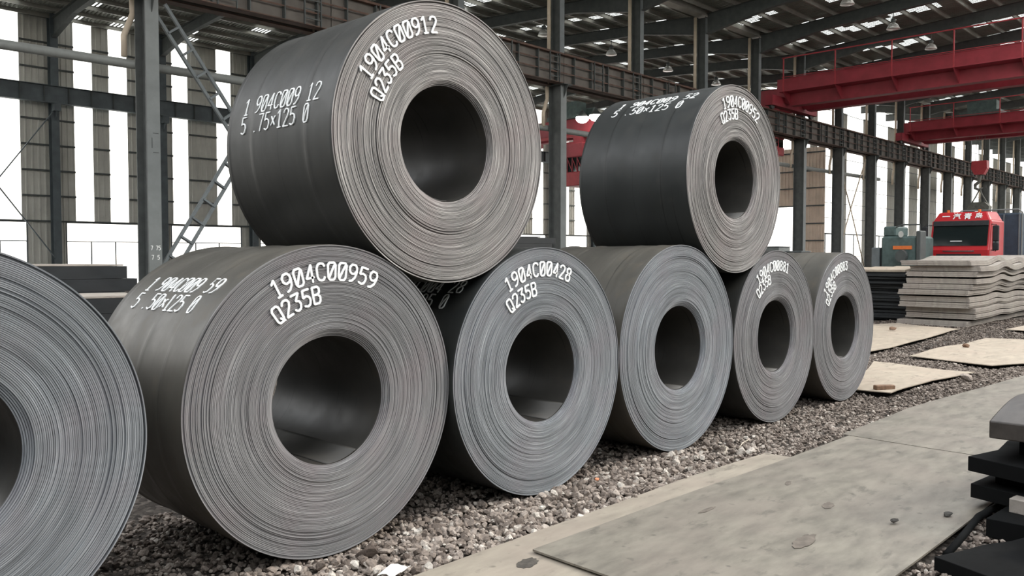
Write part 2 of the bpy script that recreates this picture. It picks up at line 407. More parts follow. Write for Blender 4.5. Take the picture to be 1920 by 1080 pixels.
# ceiling: sheets, roof lights, purlins, rafters
ceil = empty('ceiling', (0, 0, 0), kind='structure')
MS = .063; ZV, YR1, YR2 = 15.05, 38.0, 11.2
def zroof(y): return ZV + MS * (abs(y - YA) if YR2 <= y <= YR1 else (YR1 - YA - abs(y - YR1) if y > YR1 else YA - YR2 - (YR2 - y)))
slopes = [(YR2 - 2.2, YR2), (YR2, YA), (YA, YR1), (YR1, YW)]
slopes = [(9.0, YA), (YA, YR1), (YR1, YW)]
def zr(y): return ZV + MS * (abs(y - YA) if y <= YR1 else (YR1 - YA) - (y - YR1))
def sheet(y0, y1, seed):
    """one bay of ribbed sheeting; scattered pans between the ribs are translucent"""
    rs = np.random.RandomState(seed); n = 28; s = BAY / n; nf = max(1, round((y1 - y0) / 1.35)); A = MB(); B = MB(); Z = MB()
    lit = np.zeros((nf, n), bool)
    for j in range(nf):
        for base in (3, 15):
            if rs.rand() < .62:
                a = base + rs.randint(-1, 3); lit[j, a:a + rs.randint(3, 7)] = True
    for j in range(nf):
        ya, yb = y0 + (y1 - y0) * j / nf, y0 + (y1 - y0) * (j + 1) / nf; za, zb = zr(ya), zr(yb)
        for i in range(n):
            xs = [(i * s, 0), (i * s + s * .5, 0), (i * s + s * .62, .05), (i * s + s * .88, .05), (i * s + s, 0)]
            for q in range(4):
                (xa, ha), (xb_, hb) = xs[q], xs[q + 1]
                T = B if (lit[j, i] and q == 0) else A
                T.add([(xa, ya, za + ha), (xb_, ya, za + hb), (xb_, yb, zb + hb), (xa, yb, zb + ha)], [(0, 1, 2, 3)])
    return A.mesh('roof_sheet', M['roof']), B.mesh('roof_light', M['skylight'])
for si, (y0, y1) in enumerate(slopes):
    var = [sheet(y0, y1, 10 * si + q) for q in range(4)]
    for k in list(K)[:-1]:
        xb = X0 + BAY * k
        if si and xb > XD - 2:
            continue
        ma, mb_ = var[(k * 7 + si) % 4]
        link(D.objects.new('roof_sheet', ma), ceil, (xb, 0, 0)); link(D.objects.new('roof_light', mb_), ceil, (xb, 0, 0))
ms_ = sheet(YA, 30.4, 77)
for k in list(K)[:-1]:
    xb = X0 + BAY * k
    if xb > XD - 2: link(D.objects.new('roof_sheet', ms_[0]), ceil, (xb, 0, 0)); link(D.objects.new('roof_light', ms_[1]), ceil, (xb, 0, 0))
def purlin(y):
    z = zr(y) - .01; L = (XE if y < 30.4 else XD) - XK[0]
    MB().box(0, L, -.006, .006, -.20, 0).box(0, L, -.006, .07, -.206, -.198).box(0, L, -.07, .006, -.008, -.001).build('purlin', M['purlin'], ceil, (XK[0], y, z))
y = YA + .7
while y < YW: purlin(y); y += 1.35
y = YA - .7
while y > 9.2: purlin(y); y -= 1.35
# tapered portal rafters, one each side of the valley at every frame
def rafter(pts, mat=M['steel_dark']):
    # pts: (y, top z, depth)
    o = MB(); tops = [(y, z) for y, z, d in pts]; bots = [(y, z - d) for y, z, d in pts]
    o.prism(tops + bots[::-1], -.008, .008, 'x')
    for i in range(len(pts) - 1):
        (ya, za, da), (yb, zb, db) = pts[i], pts[i + 1]
        for s in (0, 1):
            z1, z2 = (za, zb) if s else (za - da, zb - db)
            o.add([(x, y, z + h) for x in (-.14, .14) for (y, z) in ((ya, z1), (yb, z2)) for h in (0, .018)], [(0, 1, 3, 2), (4, 6, 7, 5), (0, 4, 5, 1), (2, 3, 7, 6), (0, 2, 6, 4), (1, 5, 7, 3)])
    return o.mesh('rafter', mat)
g = -.22
rA = rafter([(9.0, zr(9.0) + g, .62), (13.5, zr(13.5) + g, .62), (20.5, zr(20.5) + g, .60), (YA - .3, zr(YA) + g, 1.05)])
rB = rafter([(YA + .3, zr(YA) + g, 1.0), (28.6, zr(28.6) + g, .58), (YR1, zr(YR1) + g, .60), (47.5, zr(47.5) + g, .58), (YW - .6, zr(YW) + g, 1.05)])
rC = rafter([(YA + .3, zr(YA) + g, 1.0), (28.6, zr(28.6) + g, .58), (30.2, zr(30.2) + g, .60)])
for k in K:
    link(D.objects.new('rafter', rA), ceil, (X0 + BAY * k, 0, 0)); link(D.objects.new('rafter', rB if X0 + BAY * k < XD else rC), ceil, (X0 + BAY * k, 0, 0))
MB().box(XK[0], XE, YA - .28, YA + .28, ZV - .30, ZV - .28).box(XK[0], XE, YA - .28, YA - .26, ZV - .28, ZV - .02).box(XK[0], XE, YA + .26, YA + .28, ZV - .28, ZV - .02).build('valley_gutter', M['purlin'], ceil)

# columns of the middle row: heavy H below the runway, lighter H above
ZB = 9.3
def hsec(o, wx, dy, z0, z1, tf=.03, y=0):
    return o.box(-wx / 2, wx / 2, y - dy / 2, y - dy / 2 + tf, z0, z1).box(-wx / 2, wx / 2, y + dy / 2 - tf, y + dy / 2, z0, z1).box(-.012, .012, y - dy / 2 + tf, y + dy / 2 - tf, z0, z1)
def make_column():
    r = empty('steel_column', (0, 0, 0))
    hsec(MB(), .40, .70, .02, ZB - .03).build('shaft', M['column'], r)
    MB().box(-.19, .19, -.357, -.351, .02, ZB - .03).build('flange', M['steel_lite'], r)
    hsec(MB(), .32, .50, ZB, ZV - .34, .02).build('upper_shaft', M['steel_dark'], r)
    MB().box(-.15, .15, -.256, -.251, ZB + 1.2, ZV - .4).build('flange', M['steel'], r)
    MB().box(-.30, .30, -.62, .62, ZB - .03, ZB).prism([(-.62, ZB - .03), (-.35, ZB - .03), (-.35, ZB - .6)], -.012, .012, 'x').prism([(.62, ZB - .03), (.35, ZB - .03), (.35, ZB - .6)], -.012, .012, 'x').build('bearing_bracket', M['steel_dark'], r)
    MB().box(-.32, .32, -.48, .48, -.02, .02).build('base_plate', M['steel_dark'], r)
    MB().tube([(-.20, .34, 14.75), (-.20, .34, ZB + 1.0)], .085, 10).build('downpipe', M['cream'], r, None, True)
    MB().tube([(-.22, .42, 10.9), (-.22, .42, 9.0), (-.22, .42, 8.75), (-.48, .42, 8.1), (-.48, .42, 7.5)], .085, 10).build('downpipe', M['cream'], r, None, True)
    return r
colp = make_column()
def collab(k):
    if k == 0: return 'thick grey steel H-column left of the big upper coil, with 7 75 and 7 5 chalked near its foot', None
    if k == 3: return 'steel H-column standing in the gap between the two upper coils', None
    if k == 7: return 'grey steel H-column just right of the smaller upper coil, below the red crane end', None
    if k in (4, 5, 6): return {4: 'steel H-column whose top rises out from behind the middle of the smaller upper coil', 5: 'steel H-column rising behind the right half of the smaller upper coil', 6: 'steel H-column rising just behind the right rim of the smaller upper coil'}[k], None
    if k == 8: return 'second grey steel H-column right of the smaller upper coil, under the red crane', None
    if k in (1, 2): return 'steel H-column hidden behind the big upper coil', 'columns hidden behind the big coil'
    if k < 0: return 'steel H-column of the row outside the left edge', 'columns left of the view'
    return 'distant steel H-column in the receding row towards the red truck', 'distant columns of the row'
for k in K:
    lab, grp = collab(k)
    c_ = colp if k == K[0] else dup(colp)
    c_.location = (X0 + BAY * k, YA, 0); tag(c_, lab, 'column', grp)

# runway girders on the middle row, with walkway and railing (one span = one thing)
def make_runway():
    r = empty('runway_beam', (0, 0, 0)); L = BAY - .02
    for s in (-.36, .36):
        MB().box(.01, L, s - .2, s + .2, ZB + 1.22, ZB + 1.25).box(.01, L, s - .2, s + .2, ZB, ZB + .03).build('flange', M['rust'], r)
        MB().box(.01, L, s - .008, s + .008, ZB + .03, ZB + 1.22).build('web', M['web'], r)
        MB().box(.01, L, s - .04, s + .04, ZB + 1.25, ZB + 1.36).build('rail', M['rust'], r)
    st = MB().box(-.02, .02, -.54, -.37, ZB + .03, ZB + 1.22).mesh('stiffener', M['steel_dark'])
    for q in range(5): link(D.objects.new('stiffener', st), r, (.55 + 1.22 * q, 0, 0))
    for zz in (.42, .82): MB().box(.01, L, -.52, -.50, ZB + zz, ZB + zz + .05).build('side_rail', M['rust'], r)
    lp = MB()
    for zz in (.2, .5, .8, 1.05): lp.box(0, .62, -.58, -.55, ZB + zz, ZB + zz + .035)
    lp.box(-.02, .02, -.60, -.54, ZB, ZB + 1.25); lp.box(.60, .64, -.60, -.54, ZB, ZB + 1.25)
    for q in (0, 1): link(D.objects.new('rung_frame', lp.mesh('rung_frame', M['steel_dark'])), r, (1.9 + 3.0 * q, 0, 0))
    return r
rb = make_runway()
for k in list(K)[:-1]:
    r_ = rb if k == K[0] else dup(rb)
    r_.location = (X0 + BAY * k, YA, 0)
    if k == 0: tag(r_, 'riveted rusty crane runway girder span starting at the thick left column near the top edge', 'girder')
    elif k == 1: tag(r_, 'crane runway girder span passing above the left shoulder of the big upper coil', 'girder')
    elif k == 3: tag(r_, 'brown crane runway girder span right of the column between the two upper coils', 'girder')
    elif k == 2: tag(r_, 'crane runway girder span just right of the big upper coil, left of the column', 'girder')
    elif k < 0: tag(r_, 'crane runway girder span beyond the left edge', 'girder', 'runway spans left of the view')
    elif k in (4, 5): tag(r_, 'crane runway girder span behind the smaller upper coil', 'girder', 'runway spans behind the smaller upper coil')
    elif k in (6, 7): tag(r_, 'crane runway girder span under the left end of the red crane', 'girder', 'runway spans under the crane end')
    else: tag(r_, 'distant crane runway span with ladder-like side frames', 'girder', 'distant runway spans')

# long horizontal pipe along the middle row
tb = MB().tube([(XK[0] + .3, YA + .52, 7.25), (68., YA + .52, 7.75)], .13, 14)
pp = tb.build('horizontal_pipe', M['tubegrey'], smooth=True, label='long grey horizontal pipe running past the thick left column at mid height', cat='pipe')
# lattice cross bracing between two columns
def lattice(a, b, o, wd=.42):
    a, b = Vector(a), Vector(b); d = (b - a).normalized(); nrm = Vector((-d.z, 0, d.x)) * wd / 2
    o.bar(a + nrm, b + nrm, .09, .09); o.bar(a - nrm, b - nrm, .09, .09)
    n = int((b - a).length / .62)
    for i in range(1, n): p = a + (b - a) * i / n; o.bar(p + nrm, p - nrm, .16, .06)
br_ = empty('cross_bracing', (X0 + BAY / 2, YA, 0), label='lattice steel cross bracing between the thick left column and the big upper coil', cat='bracing')
for (x0, z0, x1, z1) in ((-2.66, 1.1, -.15, 5.1), (-2.66, 9.0, -.15, 5.5), (.15, 5.5, 2.66, 9.0), (.15, 5.1, 2.66, 1.1)):
    o = MB(); lattice((x0, 0, z0), (x1, 0, z1), o); o.build('brace_arm', M['steel'], br_)
MB().box(-.4, .4, -.02, .02, 4.9, 5.75).build('gusset_plate', M['steel'], br_)
rod = empty('rod_bracing', (X0 + BAY * 8.5, YA + .3, 0), label='thin pale rods crossing between two columns behind the green machine', cat='bracing')
for sx in (-1, 1):
    for zz in (9.0, 1.0): MB().tube([(sx * 2.66, 0, zz), (0, 0, 5.2)], .045, 8).build('rod', M['cream'], rod, None, True)

# ---------------------------------------------------------------- strokes for painted numbers
G = {'0': [[(.6, 0), (2.4, 0), (3, .9), (3, 5.1), (2.4, 6), (.6, 6), (0, 5.1), (0, .9), (.6, 0)], [(.4, .7), (2.6, 5.3)]],
     '1': [[(.3, 4.9), (1.5, 6), (1.5, 0)], [(.5, 0), (2.5, 0)]],
     '2': [[(0, 4.7), (.5, 5.7), (1.4, 6), (2.5, 5.7), (3, 4.6), (2.5, 3.3), (0, 0), (3, 0)]],
     '3': [[(0, 6), (3, 6), (1.3, 3.6), (2.5, 3.2), (3, 2.0), (2.5, .5), (1.4, 0), (.5, .2), (0, .9)]],
     '4': [[(2.3, 0), (2.3, 6), (0, 1.6), (3, 1.6)]],
     '5': [[(2.9, 6), (.4, 6), (.1, 3.4), (1.4, 3.8), (2.6, 3.3), (3, 2), (2.5, .5), (1.4, 0), (0, .5)]],
     '7': [[(0, 6), (3, 6), (1.1, 0)]],
     '8': [[(1.5, 3.2), (.4, 3.8), (.2, 4.9), (.8, 5.9), (2.2, 5.9), (2.8, 4.9), (2.6, 3.8), (1.5, 3.2), (.3, 2.5), (0, 1.3), (.6, .1), (2.4, .1), (3, 1.3), (2.7, 2.5), (1.5, 3.2)]],
     '9': [[(.3, 0), (1.5, .3), (2.6, 1.6), (3, 3.6), (2.9, 5), (2.2, 6), (.8, 6), (0, 5), (.1, 3.5), (1, 2.7), (2.2, 2.9), (3, 4)]],
     'C': [[(3, 4.9), (2.5, 5.8), (1.5, 6), (.5, 5.6), (0, 4.4), (0, 1.6), (.5, .4), (1.5, 0), (2.5, .2), (3, 1.1)]],
     'Q': [[(.6, 0), (2.4, 0), (3, .9), (3, 5.1), (2.4, 6), (.6, 6), (0, 5.1), (0, .9), (.6, 0)], [(1.7, 1.4), (3.1, -.2)]],
     'B': [[(0, 0), (0, 6), (2.1, 6), (2.8, 5.2), (2.7, 3.9), (2, 3.2), (0, 3.2)], [(2, 3.2), (3, 2.3), (3, .9), (2.3, 0), (0, 0)]],
     '.': [[(1.4, 0), (1.6, .25)]], 'x': [[(.3, 1.2), (2.7, 4.2)], [(2.7, 1.2), (.3, 4.2)]], ' ': []}
def strokes(text, cell, h, wd, place, cw=.68):
    """painted characters as thin raised ribbons, one mesh each; place(u, v, lift) puts the point on the surface"""
    out = []; u0 = 0
    for ch in text:
        o = MB(); out.append((ch, o))
        for line in G[ch]:
            pts = []
            for i in range(len(line) - 1):
                (ax, ay), (bx, by) = line[i], line[i + 1]; m = max(1, int(math.hypot(bx - ax, by - ay) / 1.1))
                pts += [(ax + (bx - ax) * j / m, ay + (by - ay) * j / m) for j in range(m)]
            pts.append(line[-1])
            P = [(u0 + x / 3 * cell * cw, y_ / 6 * h) for x, y_ in pts]
            for i in range(len(P) - 1):
                (ax, ay), (bx, by) = P[i], P[i + 1]; L = math.hypot(bx - ax, by - ay) or 1e-6; dx, dy = (bx - ax) / L, (by - ay) / L; nx, ny = -dy * wd / 2, dx * wd / 2
                e = wd * .42
                q = [(ax - dx * e, ay - dy * e), (ax + nx, ay + ny), (bx + nx, by + ny), (bx + dx * e, by + dy * e), (bx - nx, by - ny), (ax - nx, ay - ny)]
                lift = .0022 + .0002 * (i % 3)
                o.add([place(a, b, lift) for a, b in q] + [place(a, b, -.003) for a, b in q], [(0, 1, 2, 3, 4, 5)] + [(j, (j + 1) % 6, 6 + (j + 1) % 6, 6 + j) for j in range(6)])
        u0 += cell
    return out
def paint(chars, name, mat, parent, loc, label):
    g_ = empty(name, loc); g_.parent = parent; g_['label'] = label
    for ch, o in chars:
        if o.v: o.build('painted_character', mat, g_)
    return g_

# ---------------------------------------------------------------- steel coils
RI, WID = .381, 1.25
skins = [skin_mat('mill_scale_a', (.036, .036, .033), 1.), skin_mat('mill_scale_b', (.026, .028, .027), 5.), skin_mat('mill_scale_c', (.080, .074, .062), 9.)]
faces = {'cool': face_mat('strip_edges_cool', (.27, .288, .305), (.52, .54, .56), 2., .8), 'warm': face_mat('strip_edges_warm', (.265, .253, .243), (.66, .63, .60), 7., 1.2), 'mid': face_mat('strip_edges_mid', (.26, .258, .262), (.48, .48, .48), 4., .8)}
bore_m = skin_mat('bore_scale', (.040, .038, .034), 13.)
bore_m.node_tree.nodes['Principled BSDF'].inputs['Specular IOR Level'].default_value = .3

def lathe(prof, nseg, name, mat, wob=None, smooth=True):
    """prof rows: (radius, y); revolve about the Y axis"""
    P = np.array(prof, float); th = np.linspace(0, 2 * PI, nseg, endpoint=False)
    R = P[:, 0][:, None] + 0 * th; Y = P[:, 1][:, None] + 0 * th
    if wob is not None: dR, dY = wob(P, th); R = R + dR; Y = Y + dY
    V = np.stack([R * np.cos(th), Y, R * np.sin(th)], 2).reshape(-1, 3); n = len(P)
    i = np.arange(n - 1)[:, None] * nseg; j = np.arange(nseg)[None, :]; j2 = (j + 1) % nseg
    Q = np.stack([i + j, i + j2, i + nseg + j2, i + nseg + j], 2).reshape(-1, 4)
    return np_mesh(name, V, Q, mat, smooth)

def coil(x, y, zc, R, face, skin, label, seed, nseg, ridges, l1=None, l2=None, o1=None, o2=None, group=None):
    """l1/l2: (text, start angle, radius); o1/o2: (text, baseline angle)"""
    rs = np.random.RandomState(seed)
    e = empty('steel_coil', (x, y, zc - R), label=label, cat='steel coil', group=group)
    N = int((R - RI) / .0084); dr = (R - RI) / N
    off = np.cumsum(rs.normal(0, .0006, N)); off -= np.linspace(off[0], off[-1], N); off += rs.normal(0, .0012, N)
    off[rs.rand(N) < .04] += .004
    off[0:5] = [.030, .022, .015, .009, .004]               # first wraps sit back in steps
    off[-5:] = [.002, .0, .0, .016 if seed in (11, 17) else .006, -.002]; off[int(N * .80)] += .006; off[int(N * .55)] += .003
    prof = []; idx = []
    for i in range(N):
        r0 = RI + i * dr
        prof += [(r0 + dr * .05, .007 + max(0, off[i])), (r0 + dr * .13, off[i] + .0004), (r0 + dr * .88, off[i]), (r0 + dr * .95, .007 + max(0, off[i]))]; idx += [i] * 4
    idx = np.array(idx); ph = rs.rand(N) * 6.28; am = rs.rand(N) * .0012
    def wob(P, th):
        dY = am[idx][:, None] * np.sin(th[None, :] * (1 + idx % 3)[:, None] + ph[idx][:, None])
        return 0 * dY, dY
    me = lathe(prof, nseg, 'strip_edges', faces[face], wob, False)
    link(D.objects.new('strip_edges', me), e, (0, 0, R))
    # outer wrap with shallow ridges where the strip underneath steps
    op = [(R - .008, .0), (R - .001, .001), (R, .004)]
    for yy in np.linspace(.03, WID - .03, 60):
        b = sum(a * math.exp(-((yy - c0) / .022) ** 2) for c0, a in ridges)
        stp = sum(.0035 * (1 if yy > c0 else 0) for c0, a in ridges)
        op.append((R + b - stp + .00012 * rs.randn(), yy))
    op += [(R - .002, WID - .003), (R - .01, WID)]
    def wob2(P, th):
        d = .0016 * np.sin(2 * th + seed) [None, :] + .0010 * np.sin(5 * th + 9 * P[:, 1][:, None] + seed)
        return d * (P[:, 1][:, None] > .01), 0
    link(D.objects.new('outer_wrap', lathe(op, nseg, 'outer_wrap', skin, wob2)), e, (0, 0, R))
    ip = [(RI + .0005, .030), (RI + .0005, .04)] + [(RI + .0007 * math.sin(k * 1.3 + seed), .05 + k * .06) for k in range(20)] + [(RI, WID)]
    link(D.objects.new('bore_wrap', lathe(ip, nseg, 'bore_wrap', bore_m)), e, (0, 0, R))
    link(D.objects.new('far_edges', lathe([(RI, WID), (RI + .2, WID + .002), (R - .01, WID)], 96, 'far_edges', faces['mid'])), e, (0, 0, R))
    # loose tail of the innermost wrap, standing slightly off the bore
    a0 = 4.1 + rs.rand() * .9; tl = []
    V = []; F = []
    for k in range(13):
        a = a0 + k * .05; rr = RI - .004 - .005 * (k / 12) ** 2
        V += [(rr * math.cos(a), .034, rr * math.sin(a)), (rr * math.cos(a), WID - .01, rr * math.sin(a)), ((rr + .0055) * math.cos(a), .034, (rr + .0055) * math.sin(a)), ((rr + .0055) * math.cos(a), WID - .01, (rr + .0055) * math.sin(a))]
    for k in range(12): b = 4 * k; F += [(b, b + 1, b + 5, b + 4), (b + 2, b + 6, b + 7, b + 3), (b, b + 4, b + 6, b + 2), (b + 1, b + 3, b + 7, b + 5)]
    F += [(0, 2, 3, 1), (48, 49, 51, 50)]
    MB().add(V, F).build('inner_tail', bore_m, e, (0, 0, R), True)
    ymin = off[3:].min() - .0015
    def arc(a_s, rb_):
        def pl(u, v, lift):
            a = math.radians(a_s) - u / (rb_ + .03); return ((rb_ + v) * math.cos(a), ymin - lift, (rb_ + v) * math.sin(a))
        return pl
    if l1:
        paint(strokes(l1[0], .0735, .100, .0132, arc(l1[1], l1[2] + .006)), 'painted_number', M['chalk'], e, (0, 0, R), 'white painted number ' + l1[0])
        paint(strokes(l2[0], .066, .097, .0132, arc(l2[1], l2[2] - .006)), 'painted_grade', M['chalk'], e, (0, 0, R), 'white painted grade ' + l2[0])
    def cylp(ab, ys):
        def pl(u, v, lift):
            a = math.radians(ab) - v / R; yy = ys - u
            stp = sum(.0035 for c0, a_ in ridges if yy > c0); rr = R - stp + lift + .0022 * (lift > 0)
            return (rr * math.cos(a), yy, rr * math.sin(a))
        return pl
    if o1:
        paint(strokes(o1[0], .0765, .112, .0085, cylp(o1[1], 1.055)), 'painted_number', M['chalk'], e, (0, 0, R), 'white painted number on the outer wrap')
        paint(strokes(o2[0], .0755, .112, .0085, cylp(o2[1], 1.06)), 'painted_size', M['chalk'], e, (0, 0, R), 'white painted strip size on the outer wrap')
    return e
rd = [(.93, .0015), (.285, .002)]
coil(.80, 4.10, .92, .92, 'cool', skins[1], 'dark steel coil cut by the left edge, unmarked, first of the bottom row', 11, 288, [(.9, .004), (.3, .003)])
coil(2.844, 4.18, .918, .918, 'mid', skins[2], 'large steel coil marked 1904C00959 on the gravel, left one under the big upper coil', 12, 288, rd + [(.6, .003)], ('1904C00959', 120.5, .707), ('Q235B', 126.5, .592), ('1 904C009 59', 135.2), ('5 .50x125 0', 143.8))
coil(4.678, 4.137, .917, .917, 'cool', skins[1], 'steel coil on the gravel marked 1904C00428, under the right side of the big upper coil', 13, 240, rd, ('1904C00428', 122.5, .702), ('Q235B', 128.5, .577), ('1 904C004 28', 139.5), ('5 .50x125 0', 147.8))
coil(6.575, 4.161, .935, .935, 'cool', skins[2], 'steel coil without any painted number on its face, middle of the bottom row', 14, 200, [(.9, .005), (.45, .004), (.2, .003)])
coil(8.429, 4.152, .914, .914, 'mid', skins[0], 'steel coil on the gravel marked 1904C00881, second from the right end of the row', 15, 176, [(.9, .004), (.5, .003)], ('1904C00881', 127., .697), ('Q235B', 134.5, .592))
coil(10.253, 4.163, .905, .905, 'mid', skins[2], 'steel coil on the gravel marked 1904C00883, last at the right end of the row', 16, 160, [(.7, .004), (.5, .003)], ('1904C00883', 145., .687), ('Q235B', 151.5, .575))
coil(3.761, 4.171, 2.509, .917, 'warm', skins[0], 'big steel coil marked 1904C00912 resting on top of the nearest two marked coils', 17, 288, rd, ('1904C00912', 153., .708), ('Q235B', 159.5, .592), ('1 904C009 12', 167.5), ('5 .75x125 0', 175.6))
coil(7.538, 4.147, 2.517, .916, 'warm', skins[1], 'smaller-looking steel coil marked 1904C00952 on top of the row near the red crane', 18, 200, rd, ('1904C00952', 112.5, .700), ('Q235B', 119.5, .592), ('1 904C009 52', 125.4), ('5 .50x125 0', 134.6))

# ---------------------------------------------------------------- gravel
def ico(sub):
    bm = bmesh.new(); bmesh.ops.create_icosphere(bm, subdivisions=sub, radius=1)
    V = np.array([v.co for v in bm.verts]); F = np.array([[v.index for v in f.verts] for f in bm.faces]); bm.free(); return V, F
ICO = {1: ico(1), 2: ico(2)}
def rock_shape(sub, rs):
    V, F = ICO[sub]; V = V.copy()
    V *= (1 + rs.uniform(-.26, .22, (len(V), 1)))
    for _ in range(7):                     # chop facets
        n = rs.normal(size=3); n /= np.linalg.norm(n); d = rs.uniform(.45, .80); s = V @ n - d; V -= np.where(s > 0, s, 0)[:, None] * n
    V *= rs.uniform(.7, 1.15, 3) * [1, 1, .8]
    return V
CO = [(.80, 4.10, .92), (2.844, 4.18, .918), (4.678, 4.137, .917), (6.575, 4.161, .935), (8.429, 4.152, .914), (10.253, 4.163, .905)]
PL = []    # plate footprints, filled below; stones keep off them
def scatter(n, xr, yr, smin, smax, sub, seed, zoff=.0, keep=None, tm=.42):
    rs = np.random.RandomState(seed); var = [rock_shape(sub, rs) for _ in range(14)]; F = ICO[sub][1]
    P = np.stack([rs.uniform(*xr, n), rs.uniform(*yr, n)], 1)
    if keep is not None: P = P[keep(P)]
    n = len(P); s = smin + (smax - smin) * rs.rand(n) ** 2.2
    top = np.full(n, 9.)
    for cx, cy, R in CO:                   # stay under the belly of each coil
        m = (P[:, 1] > cy - .03) & (P[:, 1] < cy + WID) & (abs(P[:, 0] - cx) < R)
        dd = np.clip(abs(P[:, 0] - cx) - s, 0, R); z = R - np.sqrt(R * R - dd ** 2); top = np.where(m, np.minimum(top, z), top)
    hmp = .012 * np.sin(P[:, 0] * 3.1) * np.sin(P[:, 1] * 4.3 + 1) + .004
    zc = np.minimum(hmp - .012 + zoff + rs.uniform(-.012, .010, n), top - s * .95)
    a = rs.rand(n) * 6.283; ca, sa = np.cos(a), np.sin(a); vi = rs.randint(0, 14, n)
    Vs = np.array(var)[vi] * s[:, None, None]
    X = Vs[:, :, 0] * ca[:, None] - Vs[:, :, 1] * sa[:, None]; Y = Vs[:, :, 0] * sa[:, None] + Vs[:, :, 1] * ca[:, None]
    V = np.stack([X + P[:, 0:1], Y + P[:, 1:2], Vs[:, :, 2] + zc[:, None]], 2); nv = V.shape[1]
    Q = (F[None] + (np.arange(n) * nv)[:, None, None]).reshape(-1, 3)
    tint = np.repeat(np.clip(rs.normal(tm, .22, n), 0, 1), nv)
    return V.reshape(-1, 3), Q, tint
def polyin(P, poly):
    x, y = P[:, 0], P[:, 1]; r = np.zeros(len(P), bool); n = len(poly)
    for i in range(n):
        (ax, ay), (bx, by) = poly[i], poly[(i + 1) % n]
        c = ((ay > y) != (by > y)) & (x < (bx - ax) * (y - ay) / ((by - ay) or 1e-9) + ax); r ^= c
    return r
plates = {
 'A': [(2.2, 1.75), (2.35, 3.53), (5.74, 3.56), (6.92, 3.50), (7.02, 1.75)],
 'B': [(3.55, 1.62), (3.63, 3.30), (8.15, 3.20), (8.1, 1.58)],
 'C': [(7.95, .9), (8.02, 3.27), (9.87, 3.31), (13.8, 3.02), (17.5, 2.8), (17.5, .6), (10.5, .5)],
 'D': [(10.84, 4.35), (13.93, 5.18), (13.8, 3.66), (12.5, 3.84), (10.89, 3.83)],
 'E': [(14.9, 5.8), (15.6, 8.2), (21.2, 8.1), (22.45, 7.75), (21.7, 6.12), (17.8, 5.82)],
 'F': [(15.2, 5.05), (19.6, 5.0), (19.9, 4.2), (19.2, 3.3), (15.6, 3.3), (14.75, 3.67), (15.05, 4.35)],
 'G': [(22.2, 5.25), (25.5, 5.2), (25.5, 3.8), (22.0, 4.3)]}
def off_plates(P):
    r = np.ones(len(P), bool)
    for pl in plates.values(): r &= ~polyin(P, pl)
    return r
parts = [scatter(19000, (.6, 9.5), (3.35, 5.7), .010, .030, 2, 1, 0, off_plates, .48),
         scatter(15000, (9.5, 16.), (2.9, 6.), .014, .034, 1, 2, 0, off_plates, .30),
         scatter(14000, (16., 27.), (2.4, 8.5), .018, .040, 1, 3, 0, off_plates, .24),
         scatter(5000, (4.2, 8.4), (.2, 1.75), .012, .032, 2, 4, 0, off_plates),
         scatter(2500, (.6, 6.5), (3.4, 4.3), .024, .040, 2, 5, .006, off_plates)]
V = []; Q = []; T = []; nb = 0
for v_, q_, t_ in parts: V.append(v_); Q.append(q_ + nb); T.append(t_); nb += len(v_)
me = np_mesh('gravel', np.concatenate(V), np.concatenate(Q), M['gravel'], False)
at = me.attributes.new('tint', 'FLOAT', 'POINT'); at.data.foreach_set('value', np.concatenate(T).astype(np.float32))
gravel = link(D.objects.new('gravel', me)); tag(gravel, 'loose grey-brown crushed gravel between the coils and the flat plates', 'gravel', kind='stuff')
rs = np.random.RandomState(21); rockm = []
for i in range(8):
    Vr = rock_shape(2, rs); rockm.append(np_mesh('stone', Vr, ICO[2][1], M['rock'], False))
cnt = 0
while cnt < 290:
    x_ = 1.7 + 5.6 * rs.rand() ** 1.3; y_ = rs.uniform(3.42, 4.15)
    if x_ < 2.6 and y_ > 4.05: continue
    if not off_plates(np.array([[x_, y_]]))[0]: continue
    s_ = rs.uniform(.026, .044) * (1.15 if rs.rand() < .1 else 1)
    o = link(D.objects.new('stone', rockm[rs.randint(8)]), gravel, (x_, min(y_, 4.13 - s_), s_ * .35)); o.scale = (s_,) * 3; o.rotation_euler = (rs.rand() * .6, rs.rand() * .6, rs.rand() * 6.28); cnt += 1

# ---------------------------------------------------------------- plates lying flat
def flat_plate(poly, z, th, mat, label, warp=.006, seed=0):
    """thin plate cut along its outline, gently warped, with a real thickness"""
    xs = [p[0] for p in poly]; ys = [p[1] for p in poly]; bm = bmesh.new()
    vs_ = [bm.verts.new((x, y, 0)) for x, y in poly]; bm.faces.new(vs_)
    step = .3 if max(xs) < 20 else .5
    for ax, lo, hi in ((0, min(xs), max(xs)), (1, min(ys), max(ys))):
        c0 = lo + step
        while c0 < hi:
            co = [0, 0, 0]; no = [0, 0, 0]; co[ax] = c0; no[ax] = 1
            bmesh.ops.bisect_plane(bm, geom=bm.verts[:] + bm.edges[:] + bm.faces[:], plane_co=co, plane_no=no); c0 += step
    for v in bm.verts: v.co.z = warp * (mnoise.noise(Vector((v.co.x * .7 + seed, v.co.y * .9, seed))) * 1.2 + .5)
    r = bmesh.ops.extrude_face_region(bm, geom=bm.faces[:]); 
    for v in r['geom']:
        if isinstance(v, bmesh.types.BMVert): v.co.z += th
    bmesh.ops.recalc_face_normals(bm, faces=bm.faces)
    cx, cy = sum(xs) / len(xs), sum(ys) / len(ys); bmesh.ops.translate(bm, vec=(-cx, -cy, 0), verts=bm.verts)
    m = D.meshes.new('steel_plate'); bm.to_mesh(m); bm.free(); m.materials.append(mat)
    o = D.objects.new('steel_plate', m); link(o, None, (cx, cy, z)); return tag(o, label, 'steel plate')
